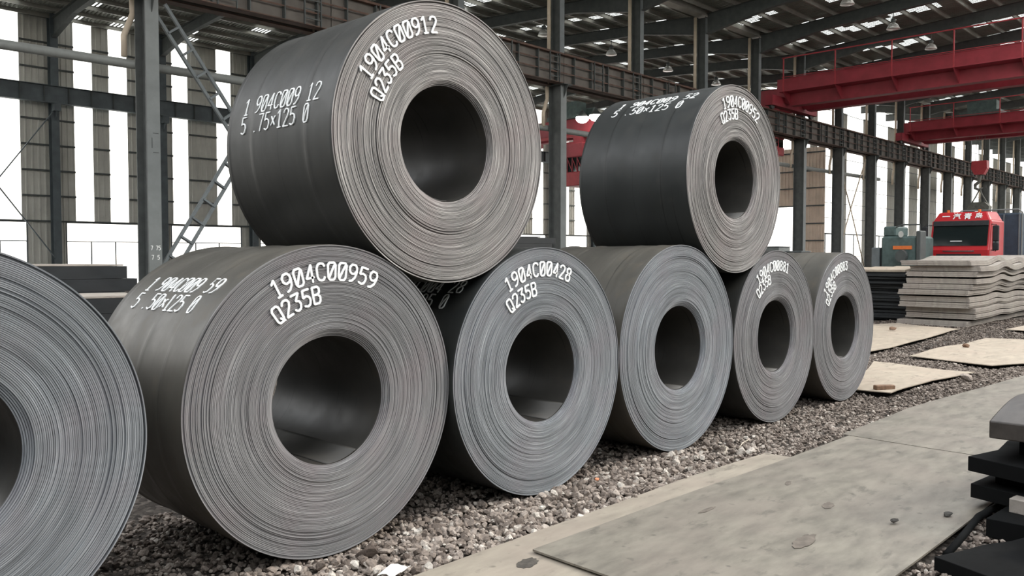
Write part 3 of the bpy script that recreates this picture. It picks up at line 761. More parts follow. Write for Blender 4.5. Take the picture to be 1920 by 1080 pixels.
flat_plate(plates['A'], .006, .012, M['plateB'], 'pale flat steel plate along the gravel edge, under the corner of the larger plate', .006, 1)
flat_plate(plates['B'], .032, .012, M['plateA'], 'largest flat steel plate in front, stained grey with two small rocks on it', .008, 2)
flat_plate(plates['C'], .0441, .004, M['plateA'], 'long flat steel plate running off the right edge beyond the stained one', .008, 2)
flat_plate(plates['D'], .02, .012, M['platefar'], 'pale sand-coloured plate next to the last coil with a wood block on it', .03, 4)
flat_plate(plates['E'], .02, .012, M['platefar'], 'pale plate in front of the dark stack, beyond the last coil', .03, 5)
flat_plate(plates['F'], .02, .012, M['platefar'], 'sand-coloured plate with ragged ends before the tall plate stack', .03, 6)
flat_plate(plates['G'], .02, .012, M['platefar'], 'small pale plate at the right edge beside the tall plate stack', .02, 8)

def stain(px, py, z, rx, ry, rz, seed):
    rs = np.random.RandomState(seed); pts = []
    for i in range(22):
        a = i / 22 * 2 * PI; k = 1 + rs.uniform(-.16, .16); x_, y_ = rx * k * math.cos(a), ry * k * math.sin(a); pts.append((x_ * math.cos(rz) - y_ * math.sin(rz), x_ * math.sin(rz) + y_ * math.cos(rz)))
    return MB().prism(pts, 0, .0012, 'z')
PLO = {o['label'][:12]: o for o in C.objects if o.name.startswith('steel_plate')}
M['oil'] = plain('oil_spot', (.06, .052, .042), .75, 0, .5, 25)
M['rustspot'] = plain('rust_spot', (.125, .105, .085), .85, 0, .35, 18)
for key, px_, py_, z_, rx, ry, rz, mt in (('pale flat st', 3.49, 3.21, .0215, .085, .05, .3, 'oil'), ('largest flat', 5.67, 2.40, .049, .08, .035, .2, 'rustspot'), ('largest flat', 4.86, 2.20, .0485, .16, .05, .1, 'rustspot'), ('largest flat', 6.02, 2.86, .049, .07, .02, .3, 'rustspot'), ('largest flat', 5.0, 2.95, .050, .10, .02, 0, 'rustspot')):
    pl_ = PLO[key]; o = stain(0, 0, 0, rx, ry, rz, int(px_ * 100)).build('oil_stain', M[mt], pl_); o.location = (px_ - pl_.location.x, py_ - pl_.location.y, z_ + .0008 - pl_.location.z)

# loose bits on plates and gravel
def rock(x, y, z, s, mat, label, cat='rock', name='loose_rock', seed=0, sc_=(1, 1, 1)):
    o = link(D.objects.new(name, np_mesh(name, rock_shape(2, np.random.RandomState(seed)), ICO[2][1], mat, False)), None, (x, y, z + s * .45)); o.scale = (s * sc_[0], s * sc_[1], s * sc_[2]); return tag(o, label, cat)
rock(5.58, 1.93, .052, .036, M['rockdark'], 'dark rock on the stained plate, the left one of two', seed=3, sc_=(1.1, 1, .8))
rock(5.98, 1.73, .052, .030, M['rockdark'], 'dark rock on the stained plate near its right corner', seed=5)
rock(20.05, 7.05, .05, .10, M['wood'], 'small brown block on the pale plate before the dark stack', 'block', 'wood_block', 6, (1.3, 1, .6))
rock(17.23, 4.72, .05, .075, M['wood'], 'small dark block on the sand-coloured ragged plate', 'block', 'wood_block', 8, (1, 1, .8))
MB().bevbox(-.13, .13, -.045, .045, 0, .06, .008).build('wood_block', M['wood'], None, (11.07, 3.98, .055), label='brown wooden block on the pale plate next to the last coil', cat='block').rotation_euler = (0, 0, -.65)
rock(5.20, 4.05, .0, .030, M['brick'], 'orange brick chip on the gravel below the 00428 coil', 'brick chip', 'brick_chip', 9, (1, .6, 1))
rock(2.93, 3.98, .0, .085, M['rock'], 'large pale grey rock against the foot of the 00959 coil', seed=12, sc_=(.9, .8, .8))
rock(16.1, 3.28, .0, .10, M['paper'], 'white broken lump at the edge of the sand-coloured plate', 'rubble', 'rubble_lump', 13, (1.2, 1, .5))
rock(13.0, 3.55, .0, .11, M['rock'], 'bigger rock on the dark gravel strip beside the long plate', seed=14)
bm = bmesh.new(); bmesh.ops.create_grid(bm, x_segments=6, y_segments=4, size=.09)
for v in bm.verts: v.co.z = .02 * mnoise.noise(v.co * 14) + .02; v.co.y *= .55; v.co.x += .02 * mnoise.noise(v.co * 20)
m = D.meshes.new('paper_scrap'); bm.to_mesh(m); bm.free(); m.materials.append(M['paper']); o = link(D.objects.new('paper_scrap', m), None, (2.86, 3.62, .03)); o.rotation_euler = (0, 0, .3)
o.modifiers.new('thick', 'SOLIDIFY').thickness = .003; tag(o, 'crumpled white paper scrap on the gravel at the bottom edge', 'paper scrap')
MB().tube([(0, 0, 0), (.09, .02, .02), (.17, .05, .015), (.26, .04, .03)], .004, 6).build('dry_twig', M['twig'], None, (6.9, 3.75, .03), True, label='pale curved twig on the gravel in front of the 00881 coil', cat='twig')
MB().tube([(0, 0, 0), (.12, .05, .03), (.20, .16, .02)], .0045, 6).build('dry_twig', M['twig'], None, (6.6, 3.72, .03), True, label='pale forked twig on the gravel in front of the unmarked middle coil', cat='twig')
MB().bar((0, 0, 0), (.75, .1, .006), .004, .003).build('steel_strap', M['chrome'], None, (5.35, 4.0, .34), label='thin bright strap end beside the unmarked middle coil', cat='strap') if False else None

# ---------------------------------------------------------------- stacked plates
def wavy_plate(L, W, th, wave, mat, seed, nx=26, ragged=0.):
    """slab with its waves along x; origin at its near corner"""
    rs = np.random.RandomState(seed); v = []; ph = rs.rand() * 6
    ex = [rs.uniform(0, ragged) for _ in range(3)]
    for i in range(nx + 1):
        for j in range(3):
            x = L * i / nx
            if i == 0 or i == nx: x += (ex[j] if i == 0 else -ex[j])
            h = wave(x)
            for z in (0, th): v.append((x, -W * j / 2, z + h))
    def id_(i, j, k): return (i * 3 + j) * 2 + k
    f = []
    for i in range(nx):
        for j in range(2): f += [(id_(i, j, 1), id_(i + 1, j, 1), id_(i + 1, j + 1, 1), id_(i, j + 1, 1)), (id_(i, j, 0), id_(i, j + 1, 0), id_(i + 1, j + 1, 0), id_(i + 1, j, 0))]
        f += [(id_(i, 0, 0), id_(i + 1, 0, 0), id_(i + 1, 0, 1), id_(i, 0, 1)), (id_(i, 2, 0), id_(i, 2, 1), id_(i + 1, 2, 1), id_(i + 1, 2, 0))]
    for j in range(2): f += [(id_(0, j, 0), id_(0, j, 1), id_(0, j + 1, 1), id_(0, j + 1, 0)), (id_(nx, j, 0), id_(nx, j + 1, 0), id_(nx, j + 1, 1), id_(nx, j, 1))]
    return MB().add(v, f)
rs = np.random.RandomState(5)
names = ['bottom', 'second', 'third', 'fourth', 'fifth', 'sixth', 'seventh', 'eighth', 'ninth', 'tenth', 'top']
z = 0.0
for i in range(11):
    n_ = 3; th = .043; dx = rs.uniform(-.16, .16) + (.25 if i in (1, 2, 9) else 0) - (.12 if i == 10 else 0); dy = rs.uniform(-.09, .09) + (-.10 if i in (9, 7) else .0) + (.10 if i in (3, 10) else 0)
    amp = .012 + .0062 * i; p0 = 2.35
    wave = (lambda amp, p0, dx: lambda x: (amp * (1 - math.cos((x + dx - 1.2) / p0 * 2 * PI)) * min(1, (x + dx - 1.2) / 1.5) * (.75 + .25 * math.sin((x + dx) * .9)) if x + dx > 1.2 else 0))(amp, p0, dx)
    e = empty('plate_bundle', (22.9 + dx, 7.84 + dy, z), label='%s bundle in the tall tan stack of wavy plates before the red truck' % names[i], cat='plate bundle', group='bundles in the tan plate stack')
    for q in range(n_): wavy_plate(9.5, 1.66, th - .003, wave, M['stack'], i * 7 + q, 44).build('plate', M['stack'], e, (rs.uniform(0, .01), rs.uniform(-.02, .02), q * th))
    z += n_ * th + (.014 if i not in (0, 4, 7) else .045)
STACK_TOP = z
# dark stack beside it
z = 0.0
for i in range(7):
    e = empty('plate_bundle', (23.9 + rs.uniform(-.15, .15), 9.75 + rs.uniform(-.1, .1), z), label='%s bundle in the dark plate stack between the last coil and the tan stack' % (['bottom', 'second', 'third', 'fourth', 'fifth', 'sixth', 'top'][i]), cat='plate bundle', group='bundles in the dark stack')
    wv = (lambda a: lambda x: a * math.sin(x * 1.7) ** 2)(.02 + .006 * i)
    for q in range(3): wavy_plate(6, 1.75, .058, wv, M['blackstack'], i * 5 + q, 20, .15).build('plate', M['platefar'] if (i == 6 and q == 2) else M['blackstack'], e, (rs.uniform(-.1, .1), rs.uniform(-.05, .05), q * .062))
    z += .2
# dark stacks behind the coils on the left
def plate_pile(x1, y1, L, W, n, zt, label, group, topmat, seed, taper=0):
    rs = np.random.RandomState(seed); st = zt / n
    for i in range(n):
        xe = x1 + rs.uniform(-.26, .16) * (2 if taper else 1) - taper * (i / n)
        wv = (lambda a, p: lambda x: a * math.sin((x + xe) * .9 + p) ** 2)(.012, seed)
        top = (i == n - 1)
        e = wavy_plate(L, W if not top else W * .55, st * .975 if not top else .018, wv, M['blackstack'], seed + i, 20, .3).build('steel_plate', topmat if top else M['blackstack'], None, (xe - L, y1 - (W * .45 if top else 0), i * st), label=label % (['bottom', 'second', 'third', 'fourth', 'fifth', 'sixth', 'seventh', 'eighth', 'ninth', 'tenth', 'eleventh', 'twelfth', 'thirteenth', 'fourteenth', 'fifteenth', 'sixteenth'][i] if not top else 'top'), cat='steel plate', group=group)
plate_pile(4.35, 12.1, 10.5, 1.8, 12, 1.80, '%s dark plate of the taller pile behind the left coils', 'plates of the taller left pile', M['stack'], 31)
plate_pile(3.95, 10.0, 9.5, 1.5, 10, 1.50, '%s dark plate of the lower pile behind the left coils, pale top edge', 'plates of the lower left pile', M['stack'], 47)
plate_pile(16.3, 15.6, 7.0, 1.8, 16, 2.35, '%s dark ragged plate of the spiky pile between the upper coils', 'plates of the spiky pile', M['blackstack'], 63, .5)

# ragged offcuts in the lower right corner, shade put into their near-black colour
def offcut(x, y, z, L, W, th, rz, label, mat, seed, rag=.07, name='plate_offcut'):
    rs = np.random.RandomState(seed); pts = [(0, 0)]
    n = 6
    for i in range(1, n): pts.append((L * i / n, rs.uniform(-rag, rag)))
    pts += [(L, 0), (L, -W)]
    for i in range(1, 4): pts.append((L * (1 - i / 4), -W + rs.uniform(-rag, rag)))
    pts += [(0, -W)]
    for i in range(1, 4): pts.append((rs.uniform(-rag, rag), -W * (1 - i / 4)))
    o = MB().prism(pts, 0, th, 'z').build(name, mat, None, (x, y, z), bevel=.004, label=label, cat='plate offcut'); o.rotation_euler = (0, 0, rz); return o
offcut(5.03, 1.52, .0, 1.3, 1.6, .08, -.36, 'dark bottom plate offcut at the bottom edge, lower right corner', M['blackplate'], 1, .02)
offcut(5.86, 1.47, .0, 2.6, 1.6, .12, -.05, 'dark offcut lying behind the corner pile, lowest of it', M['blackplate'], 2)
offcut(6.30, 1.68, .12, 2.2, 1.7, .095, -.12, 'dark ragged offcut second from below in the corner pile', M['blackplate'], 3)
offcut(6.42, 1.56, .215, 2.2, 1.7, .07, -.05, 'dark recessed offcut in the middle of the corner pile', M['blackplate'], 4)
offcut(6.30, 1.70, .30, 2.2, 1.5, .10, -.16, 'dark offcut with jutting corner in the corner pile', M['blackplate'], 5)
offcut(6.60, 1.46, .385, 2.0, 1.4, .14, .0, 'dark recessed offcut under the topmost curled one', M['blackplate'], 6)
# topmost piece, curled
v = []; f = []
for i in range(13):
    a = i / 12; x = 1.2 * a; zz = .06 * math.sin(a * PI) + .05 * a
    for yy in (0, -1.3):
        for h in (0, .12): v.append((x, yy, zz + h))
for i in range(12):
    b = 4 * i; f += [(b + 1, b + 5, b + 7, b + 3), (b, b + 2, b + 6, b + 4), (b, b + 4, b + 5, b + 1), (b + 2, b + 3, b + 7, b + 6)]
f += [(0, 1, 3, 2), (48, 50, 51, 49)]
MB().add(v, f).build('plate_offcut', M['curled'], None, (6.28, 1.57, .545), bevel=.01, label='curled plate offcut on top of the dark corner pile', cat='plate offcut')
offcut(6.10, 1.40, .12, .5, .9, .09, -.12, 'tan offcut corner at the right edge in front of the dark pile', M['stack'], 8, .01).rotation_euler = (0, 0, -.2)
offcut(5.48, 1.14, .08, 1.4, 1.3, .16, -.25, 'dark plate offcut in front of the tan one, lower right corner', M['blackplate'], 9, .02)
MB().tube([(5.25, 1.52, .03), (5.6, 1.52, .07), (6.0, 1.55, .08), (6.5, 1.55, .05)], .022, 8).build('bent_bar', M['blackplate'], None, None, True, label='dark bent bar lying on the gravel at the foot of the corner pile', cat='bar')

# ---------------------------------------------------------------- overhead cranes
def make_crane(X, ya, yb, zb, H, label, group=None, walk=True, spans=None):
    e = empty('overhead_crane', (X, 0, 0), label=label, cat='overhead crane', group=group)
    for s, nm in ((0, 'girder'), (2.4, 'girder')):
        x0 = s
        MB().box(x0, x0 + .55, ya, yb - .6, zb + .25, zb + H).box(x0 - .05, x0 + .60, ya, yb - .6, zb + .21, zb + .25).box(x0 - .05, x0 + .60, ya, yb - .6, zb + H, zb + H + .04).prism([(yb - .6, zb + .25), (yb - .6, zb + H), (yb + .25, zb + H), (yb + .25, zb + .75)], x0, x0 + .55, 'x').build(nm, M['red'], e)
    for yy in (yb,):
        MB().box(-1.6, 4.6, yy - .25, yy + .25, zb + .15, zb + .75).build('end_carriage', M['red'], e)
        for xx in (-1.2, 4.2): MB().bar((xx, yy - .08, zb + .2), (xx, yy + .08, zb + .2), .5, .5, 16).build('wheel', M['steel_dark'], e)
    if walk:
        MB().box(-.95, 0, ya, yb - .3, zb + H * .50, zb + H * .50 + .05).build('walkway', M['red'], e)
        y = yb - .6; i = 0
        while y > ya:
            MB().add([(-.95, y - .03, zb + H * .5), (-.95, y + .03, zb + H * .5), (0, y - .03, zb + H * .5), (0, y + .03, zb + H * .5), (0, y - .03, zb + .25), (0, y + .03, zb + .25)], [(0, 2, 4), (1, 5, 3), (0, 4, 5, 1), (0, 1, 3, 2)]).build('bracket', M['red'], e)
            MB().box(-.97, -.91, y - .03, y + .03, zb + H * .5, zb + H + 1.05).build('post', M['redbright'], e)
            y -= 3.15; i += 1
        for hz in (1.03, ): MB().bar((-.94, ya, zb + H + hz), (-.94, yb - .5, zb + H + hz), .06, .06).build('handrail', M['redbright'], e)
        MB().bar((-.94, ya, zb + H * .5 + .85), (-.94, yb - .5, zb + H * .5 + .85), .035, .035).build('midrail', M['redbright'], e)
    else:
        MB().box(0, .05, ya, yb - .5, zb + .0, zb + .25).build('bottom_plate', M['redbright'], e)
    return e
c1 = make_crane(49.2, 1.0, YA - .45, 10.68, 1.9, 'nearer red overhead travelling crane with railing, upper right')
MB().box(-.2, 3.1, 6.0, 8.4, 12.7, 12.95).box(.3, 1.1, 6.2, 8.2, 12.95, 13.9).build('trolley', M['green'], c1)
MB().prism([(0, 0), (.5, .15), (.5, .55), (0, .8)], 9.6, 10.2, 'y').build('motor_cover', M['redbright'], c1, (-.6, 0, 13.0))
c2 = make_crane(71., 1.0, YA - .45, 10.68, 1.7, 'farther red overhead travelling crane carrying the hook block above the truck')
MB().box(-.2, 3.1, 17.4, 20.2, 12.4, 12.7).box(.3, 1.2, 17.8, 19.8, 12.7, 13.5).build('trolley', M['green'], c2)
c3 = make_crane(51.7, YA + .9, YW - 1.2, 11.1, 1.4, 'red crane in the far bay seen between the two upper coils', walk=False)
MB().box(-.5, 2.6, 42.0, 45.0, 12.5, 12.8).box(0, 1.2, 42.4, 44.4, 12.8, 13.9).bar((1.6, 41.8, 13.2), (1.6, 44.8, 13.2), .7, .7, 12).build('trolley', M['green'], c3)
cab = empty('operator_cabin', (51.95, 42.2, 7.2), label='red latticed crane cabin hanging beyond the column between the upper coils', cat='crane cabin')
MB().bevbox(-1, 1, -1, 1, 0, 1.1, .06).build('lower_panel', M['redbright'], cab); MB().box(-.95, .95, -.95, .95, 1.1, 2.2).build('glazing', M['glass_dark'], cab); MB().bevbox(-1.1, 1.1, -1.1, 1.1, 2.2, 3.3, .06).build('roof_box', M['red'], cab)
o = MB()
for yy in (-1, -.5, 0, .5, 1): o.box(-1.02, -.96, yy - .03, yy + .03, 1.05, 2.25)
for q in range(4): o.bar((-1.01, -1 + q * .5, 1.1), (-1.01, -.5 + q * .5, 2.2), .04, .04)
o.box(-.96, -.9, -1, 1, 3.3, 3.42).build('lattice', M['red'], cab)
MB().box(-.4, .4, -.4, .4, 3.42, 4.15).build('hanger', M['red'], cab)
cb2 = empty('operator_cabin', (51.95, YA + 1.6, 8.3), label='small red crane cabin just right of the smaller upper coil', cat='crane cabin')
MB().bevbox(-.8, .8, -.6, .6, 0, .55, .05).bevbox(-.8, .8, -.6, .6, 1.05, 1.3, .05).build('cabin_body', M['redbright'], cb2); MB().box(-.72, .72, -.55, .55, .55, 1.05).build('glazing', M['glass_dark'], cb2)
o = MB(); 
for yy in (-.95, -.7): o.box(-.8, -.76, yy - .02, yy + .02, -.2, 1.4)
for q in range(6): o.box(-.8, -.76, -.95, -.7, -.1 + q * .28, -.06 + q * .28)
o.build('ladder', M['redbright'], cb2); MB().box(-.3, .3, -.3, .3, 1.3, 3.03).build('hanger', M['red'], cb2)
for i, yy in enumerate((40.6, 39.3)):
    l_ = empty('flood_lamp', (50.2, yy, 12.25), label=('lit flood lamp on the far bay crane, ' + ('next to the green trolley' if i == 0 else 'nearer the smaller upper coil')), cat='lamp')
    MB().tube([(0, 0, .45), (0, 0, .28), (0, 0, 0)], [.12, .22, .52], 16).build('shade', M['steel_dark'], l_, None, True); MB().tube([(0, 0, .0), (0, 0, -.2), (0, 0, -.38), (0, 0, -.46)], [.50, .48, .32, .1], 16).build('lamp_glass', M['lamp'], l_, None, True)
    MB().tube([(0, 0, .45), (0, 0, .6)], .04, 8).build('stem', M['steel_dark'], l_)
# hook block and grab hanging from the farther crane
hk = empty('hook_block', (71.6, 18.9, 5.0), label='red hook block with grey lifting tongs hanging above the truck', cat='hook block')
MB().prism([(-.32, 2.95), (-.55, 3.4), (-.52, 4.0), (.52, 4.0), (.55, 3.4), (.32, 2.95)], -.3, .3, 'x').build('sheave_housing', M['redbright'], hk)
MB().tube([(0, 0, 3.05), (0, 0, 2.7), (0, .05, 2.4), (0, .30, 2.2), (0, .32, 1.95), (0, .05, 1.8), (0, -.22, 1.95)], [.16, .13, .13, .13, .12, .10, .04], 10).build('hook', M['hookgrey'], hk, None, True)
MB().tube([(0, 0, 1.85), (0, .25, 1.3), (0, .55, .75)], .05, 6).tube([(0, 0, 1.85), (0, -.25, 1.3), (0, -.55, .75)], .05, 6).build('sling', M['hookgrey'], hk)
MB().prism([(-.72, 0), (-.78, .5), (-.45, .85), (.45, .85), (.78, .5), (.72, 0), (.5, .15), (0, .25), (-.5, .15)], -.4, .4, 'x').build('lifting_tongs', M['hookgrey'], hk)
for q, yy in enumerate((-.3, -.1, .1, .3)): MB().bar((0, yy, 4.0), (0, yy, 7.39), .04, .04, 6).build('wire_rope', M['hookgrey'], hk)

# pendant lamps under the rafters
def pendant():
    e = empty('pendant_lamp', (0, 0, 0)); MB().tube([(0, 0, 0), (0, 0, .45)], .02, 6).build('stem', M['steel_dark'], e)
    MB().tube([(0, 0, -.10), (0, 0, 0), (0, 0, .12)], [.10, .14, .10], 10).build('ballast', M['steel_dark'], e, None, True)
    MB().tube([(0, 0, -.10), (0, 0, -.22), (0, 0, -.40), (0, 0, -.43)], [.10, .24, .33, .33], 18).build('reflector', M['lampoff'], e, None, True); return e
pd = pendant(); first = True
lam = [(k, 30.8) for k in (1, 2, 3, 4, 5, 6, 7, 8)] + [(k, 16.7) for k in (4, 5, 6, 7, 8)]
for k, yy in lam:
    o = pd if first else dup(pd); first = False
    o.location = (X0 + BAY * k, yy, zr(yy) - .22 - .62 - .45)
    if yy > 25 and k in (4, 5, 6, 7): lb = {4: 'pendant lamp on the roof beam just left of the column between the upper coils', 5: 'pendant lamp on the roof beam above the left end of the smaller upper coil', 6: 'pendant lamp left of the second column top above the smaller upper coil', 7: 'pendant lamp just above the 00952 face of the smaller upper coil'}[k]; gr = None
    elif yy > 25: lb = {1: 'pendant lamp under the roof between the thick left column and the big upper coil', 2: 'pendant lamp hidden behind the big upper coil, nearer one', 3: 'pendant lamp hidden behind the top right of the big upper coil', 8: 'farthest pendant lamp of the far bay, behind the crane end'}[k]; gr = None
    else: lb = {4: 'pendant lamp of the near bay closest to the top edge', 5: 'pendant lamp of the near bay at the top edge above the crane rail', 6: 'pendant lamp of the near bay, second above the crane handrail', 7: 'pendant lamp of the near bay low over the crane handrail', 8: 'pendant lamp of the near bay farthest away behind the crane rail'}[k]; gr = None
    tag(o, lb, 'lamp', gr)

# chalk marks on the thick left column
def colp_(y0): return lambda u, v, lift: (u, -.357 - lift, v)
c0 = [o for o in C.objects if o.name.startswith('steel_column') and abs(o.location.x - X0) < .01][0]
MBs = strokes('7 75', .075, .12, .018, lambda u, v, l: (-.13 + u, -.357 - l, 1.93 + v)); b2 = strokes('7 5', .085, .12, .018, lambda u, v, l: (-.11 + u, -.357 - l, 1.66 + v))
paint(MBs + b2, 'chalk_marks', M['chalk'], c0, (0, 0, 0), 'white chalk marks 7 75 and 7 5')
MB().box(-.02, .14, -.362, -.357, 4.72, 4.74).box(-.02, .14, -.362, -.357, 5.27, 5.29).box(-.06, -.04, -.362, -.357, 4.85, 5.15).build('door_outline', M['steel_dark'], c0)

# ---------------------------------------------------------------- red truck
tk = empty('truck', (38.3, 10.85, 0), label='red cab-over truck with white characters above the windscreen, behind the tan plate stack', cat='truck')
HW = 1.15
cabp = [(0.0, .75), (-.02, 1.55), (.02, 2.05), (.32, 3.0), (.30, 3.05), (2.2, 3.05), (2.2, .75)]
MB().prism([(0, .75), (-.04, 2.0), (.02, 2.12), (.30, 3.24), (2.15, 3.24), (2.15, .75)], -HW, HW, 'y').build('cab_body', M['truckred'], tk, bevel=.06)
MB().add([(x, y_, z_) for x, y_, z_ in ((.28, -HW + .02, 3.2), (.28, HW - .02, 3.2), (2.1, HW - .02, 3.2), (2.1, -HW + .02, 3.2), (.50, -HW + .22, 3.60), (.50, HW - .22, 3.60), (2.0, HW - .25, 3.64), (2.0, -HW + .25, 3.64))], [(0, 1, 5, 4), (1, 2, 6, 5), (2, 3, 7, 6), (3, 0, 4, 7), (4, 5, 6, 7), (0, 3, 2, 1)]).build('roof_fairing', M['truckred'], tk, bevel=.07)
def scr(y0, y1, za, zb_, lift, o): # quad on the sloping front
    def X(z_): return .02 + (z_ - 2.12) / 1.12 * .28 - lift
    return o.add([(X(z_) + d, y_, z_) for d in (0, .03) for z_ in (za, zb_) for y_ in (y0, y1)], [(0, 1, 3, 2), (4, 6, 7, 5), (0, 4, 5, 1), (2, 3, 7, 6), (0, 2, 6, 4), (1, 5, 7, 3)])
scr(-1.05, 1.05, 2.18, 3.16, .025, MB()).build('windscreen', M['glass_dark'], tk)
o = MB(); scr(-1.06, 1.06, 3.02, 3.22, .10, o); o.build('sun_visor', M['black'], tk)
scr(-.10, .35, 2.36, 2.39, .035, MB()).build('wiper', M['white'], tk)
MB().box(-.07, -.03, -.85, .85, 1.30, 1.84).build('grille', M['black'], tk)
for q in range(4): MB().box(-.085, -.05, -.83, .83, 1.36 + q * .11, 1.39 + q * .11).build('grille_bar', M['chrome'], tk)
MB().box(-.075, -.045, -.6, .6, 1.94, 1.98).build('badge_strip', M['chrome'], tk)
MB().bevbox(-.16, .3, -HW, HW, .45, .85, .05).build('bumper', M['truckred'], tk)
for s in (-1, 1):
    MB().bevbox(-.19, -.1, s * .92 - .18, s * .92 + .18, .52, .76, .02).build('headlight', M['lampoff'], tk)
    MB().box(.42, 1.35, s * HW - .012 if s > 0 else -HW - .012, s * HW + .012 if s > 0 else -HW + .012, 2.15, 3.0).build('side_window', M['glass_dark'], tk)
    MB().box(.30, 1.55, s * (HW + .006) - .004, s * (HW + .006) + .004, .95, 1.0).build('door_seam', M['black'], tk)
    mr = MB().bevbox(-.02, .14, s * 1.36 - .11, s * 1.36 + .11, 2.35, 3.0, .03).bevbox(-.02, .14, s * 1.36 - .11, s * 1.36 + .11, 1.98, 2.3, .03).build('mirror', M['black'], tk)
    MB().tube([(.3, s * 1.15, 3.06), (.06, s * 1.36, 3.04), (.06, s * 1.36, 1.95), (.3, s * 1.15, 2.0)], .02, 6).build('mirror_arm', M['black'], tk)
    MB().bar((.9, s * .95 - .15, .5), (.9, s * .95 + .15, .5), 1.0, 1.0, 24).build('wheel', M['black'], tk)
    MB().bar((2.85, s * .9 - .15, .5), (2.85, s * .9 + .15, .5), 1.0, 1.0, 24).build('wheel', M['black'], tk)
    MB().box(2.2, 3.4, s * .42 - .05, s * .42 + .05, .8, 1.05).build('chassis_rail', M['steel_dark'], tk)
    MB().tube([(.6, s * .6, 3.55), (.6, s * .6, 3.70)], .06, 8).build('marker_lamp', M['orange'], tk)
sg = empty('roof_sign', (0, 0, 0)); sg.parent = tk; sg['label'] = 'white characters above the windscreen'
dirn = Vector((.22, 0, .40)).normalized(); xn = Vector((0, -1, 0)); zn = xn.cross(dirn)
for q, ch in enumerate('\u4e00\u6c7d\u9752\u5c9b'):
    fc = D.curves.new('sign_character', 'FONT'); fc.body = ch; fc.size = .31; fc.extrude = .008; fc.align_x = 'CENTER'; fc.align_y = 'CENTER'; fc.offset = .006
    tmp = D.objects.new('tmp', fc); C.objects.link(tmp); bpy.context.view_layer.update()
    mm = D.meshes.new_from_object(tmp.evaluated_get(bpy.context.evaluated_depsgraph_get())); D.objects.remove(tmp); D.curves.remove(fc)
    mm.materials.clear(); mm.materials.append(M['white']); fo = D.objects.new('sign_character', mm); link(fo, sg)
    fo.matrix_local = Matrix(((xn.x, dirn.x, zn.x, .365), (xn.y, dirn.y, zn.y, .62 - q * .42), (xn.z, dirn.z, zn.z, 3.40), (0, 0, 0, 1)))
# trailer headboard right of the cab
tr = empty('trailer', (42.2, 10.75, 0), label='dark blue tarpaulin-covered trailer right behind the red truck cab', cat='trailer')
MB().bevbox(0, 7, -1.3, 1.3, .95, 3.66, .08).build('cargo_tarp', M['tarp'], tr)
MB().box(-.2, 7, -1.25, 1.25, .75, .95).build('bed', M['steel_dark'], tr)
for q in range(5): MB().box(-.05, .03, -1.25 + q * .6, -1.2 + q * .6, .95, 3.6).build('stake', M['steel'], tr)
MB().tube([(-.1, 1.25, .9), (-.1, 1.25, 3.65), (-.1, 1.1, 3.8), (-.1, -1.2, 3.8), (-.1, -1.35, 3.68), (-.1, -1.35, .9)], .035, 8).build('head_frame', M['steel_lite'], tr)
for xx in (1.6, 5.5):
    for yy in (-1.0, 1.0): MB().bar((xx, yy - .14, .45), (xx, yy + .14, .45), .9, .9, 20).build('wheel', M['black'], tr)
t2 = empty('stake_trailer', (44.5, 8.3, 0), label='grey stake-sided trailer at the right edge beside the red truck', cat='trailer')
MB().box(0, 6, -1.1, 1.1, .85, 1.0).build('bed', M['steel_dark'], t2)
for q in range(7): MB().box(-.05, .03, -1.05 + q * .35, -1.0 + q * .35, 1.0, 3.5).build('stake', M['steel'], t2)
for q in range(5): MB().box(-.06, .04, -1.1, 1.12, 1.3 + q * .5, 1.36 + q * .5).build('stake_rail', M['steel'], t2)
for xx in (1.0, 4.8):
    for yy in (-.9, .9): MB().bar((xx, yy - .14, .42), (xx, yy + .14, .42), .86, .86, 20).build('wheel', M['black'], t2)

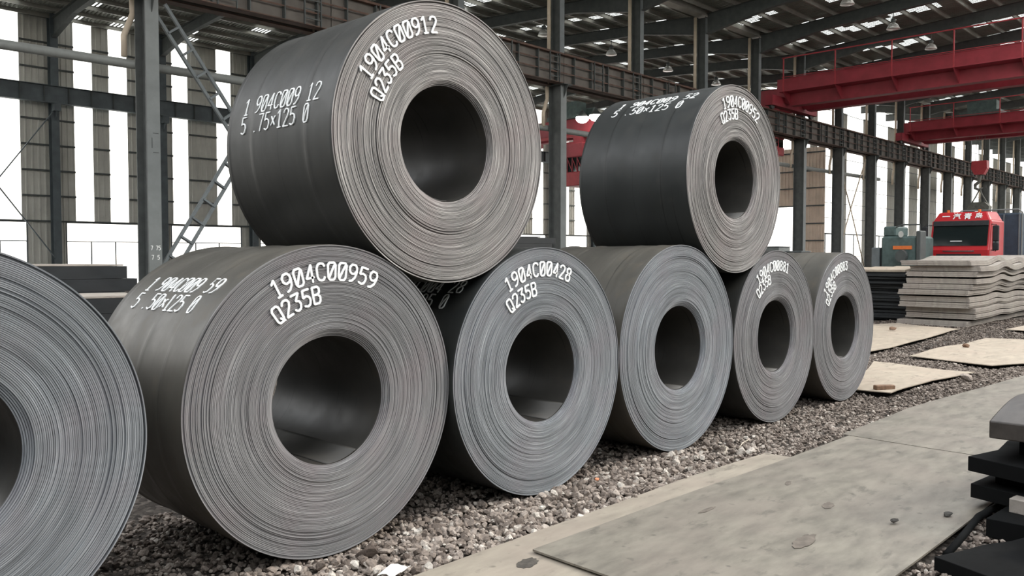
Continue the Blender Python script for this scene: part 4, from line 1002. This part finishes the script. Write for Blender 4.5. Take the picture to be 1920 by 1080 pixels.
# green machine left of the truck
mc = empty('decoiling_machine', (35., 12.25, 0), label='grey-green machine with an orange mark left of the red truck', cat='machine')
MB().bevbox(0, 3.2, -1.25, 1.2, 0, 1.15, .04).build('skid_base', M['blackplate'], mc)
MB().bevbox(.15, 2.6, -.95, .75, 1.15, 2.55, .08).build('gear_housing', M['green'], mc)
MB().bevbox(.3, 2.0, .1, .7, 2.55, 2.95, .05).build('motor_housing', M['green'], mc)
MB().bar((.05, -.35, 1.75), (-.25, -.35, 1.75), .5, .5, 18).build('shaft_end', M['steel_dark'], mc)
MB().box(.10, .15, -.75, .15, 2.02, 2.16).build('orange_label', M['orange'], mc)
MB().bevbox(.1, .9, -1.15, -.95, 1.15, 2.75, .03).build('side_frame', M['steel_dark'], mc)
MB().tube([(.3, -1.05, 2.75), (.3, -1.05, 3.0), (.3, -.2, 3.0), (.3, .1, 2.9)], .03, 8).build('hand_rail', M['steel_dark'], mc)
MB().tube([(.1, -.25, 2.62), (.04, -.25, 2.62)], [.10, .13], 12).build('work_lamp', M['lampoff'], mc)
MB().bevbox(.2, 1.6, .85, 1.25, 1.15, 2.1, .04).build('control_cabinet', M['steel'], mc)
mc.scale = (.85, .80, 1)
# dark scrap heap and low boxes beyond the last coils
hp = MB()
rs = np.random.RandomState(9)
for i, (x_, y_, w_, h_) in enumerate([(33., 18.6, .8, .9), (35., 16.6, .9, 1.1), (32.5, 15.0, .6, .8), (37.6, 19.6, .9, 1.0)]):
    o = link(D.objects.new('scrap_heap', np_mesh('scrap_heap', rock_shape(2, rs), ICO[2][1], M['blackplate'], False)), None, (x_, y_, h_ * .52)); o.scale = (w_, w_, h_)
    tag(o, ['second dark scrap heap left of the green machine', 'larger dark scrap heap close to the left side of the green machine', 'small dark scrap heap nearest the last coil', 'farthest dark scrap heap beside the crates'][i], 'scrap heap', 'scrap heaps beyond the coils')
for i, (x_, y_, w_, h_) in enumerate([(42., 22.6, 1.0, 2.55), (42.3, 21.1, 1.3, 2.2), (41.6, 24.0, .8, 2.0), (41.8, 19.6, 1.1, 1.95)]):
    e = empty('crate', (x_, y_, 0), label=['tallest grey crate standing by the column beyond the last coil', 'grey crate, middle one right of the tallest crate', 'small grey crate left of the tallest crate', 'lowest grey crate, right end of the crates'][i], cat='crate')
    MB().bevbox(-w_ / 2, w_ / 2, -w_ / 2, w_ / 2, .05, h_, .03).build('body', M['steel_lite'], e); MB().bevbox(-w_ / 2 - .03, w_ / 2 + .03, -w_ / 2 - .03, w_ / 2 + .03, h_, h_ + .06, .02).build('lid', M['steel'], e)
    MB().box(-w_ / 2, w_ / 2, -w_ / 2, -w_ / 2 + .1, 0, .05).box(-w_ / 2, w_ / 2, w_ / 2 - .1, w_ / 2, 0, .05).build('skid', M['steel_dark'], e)
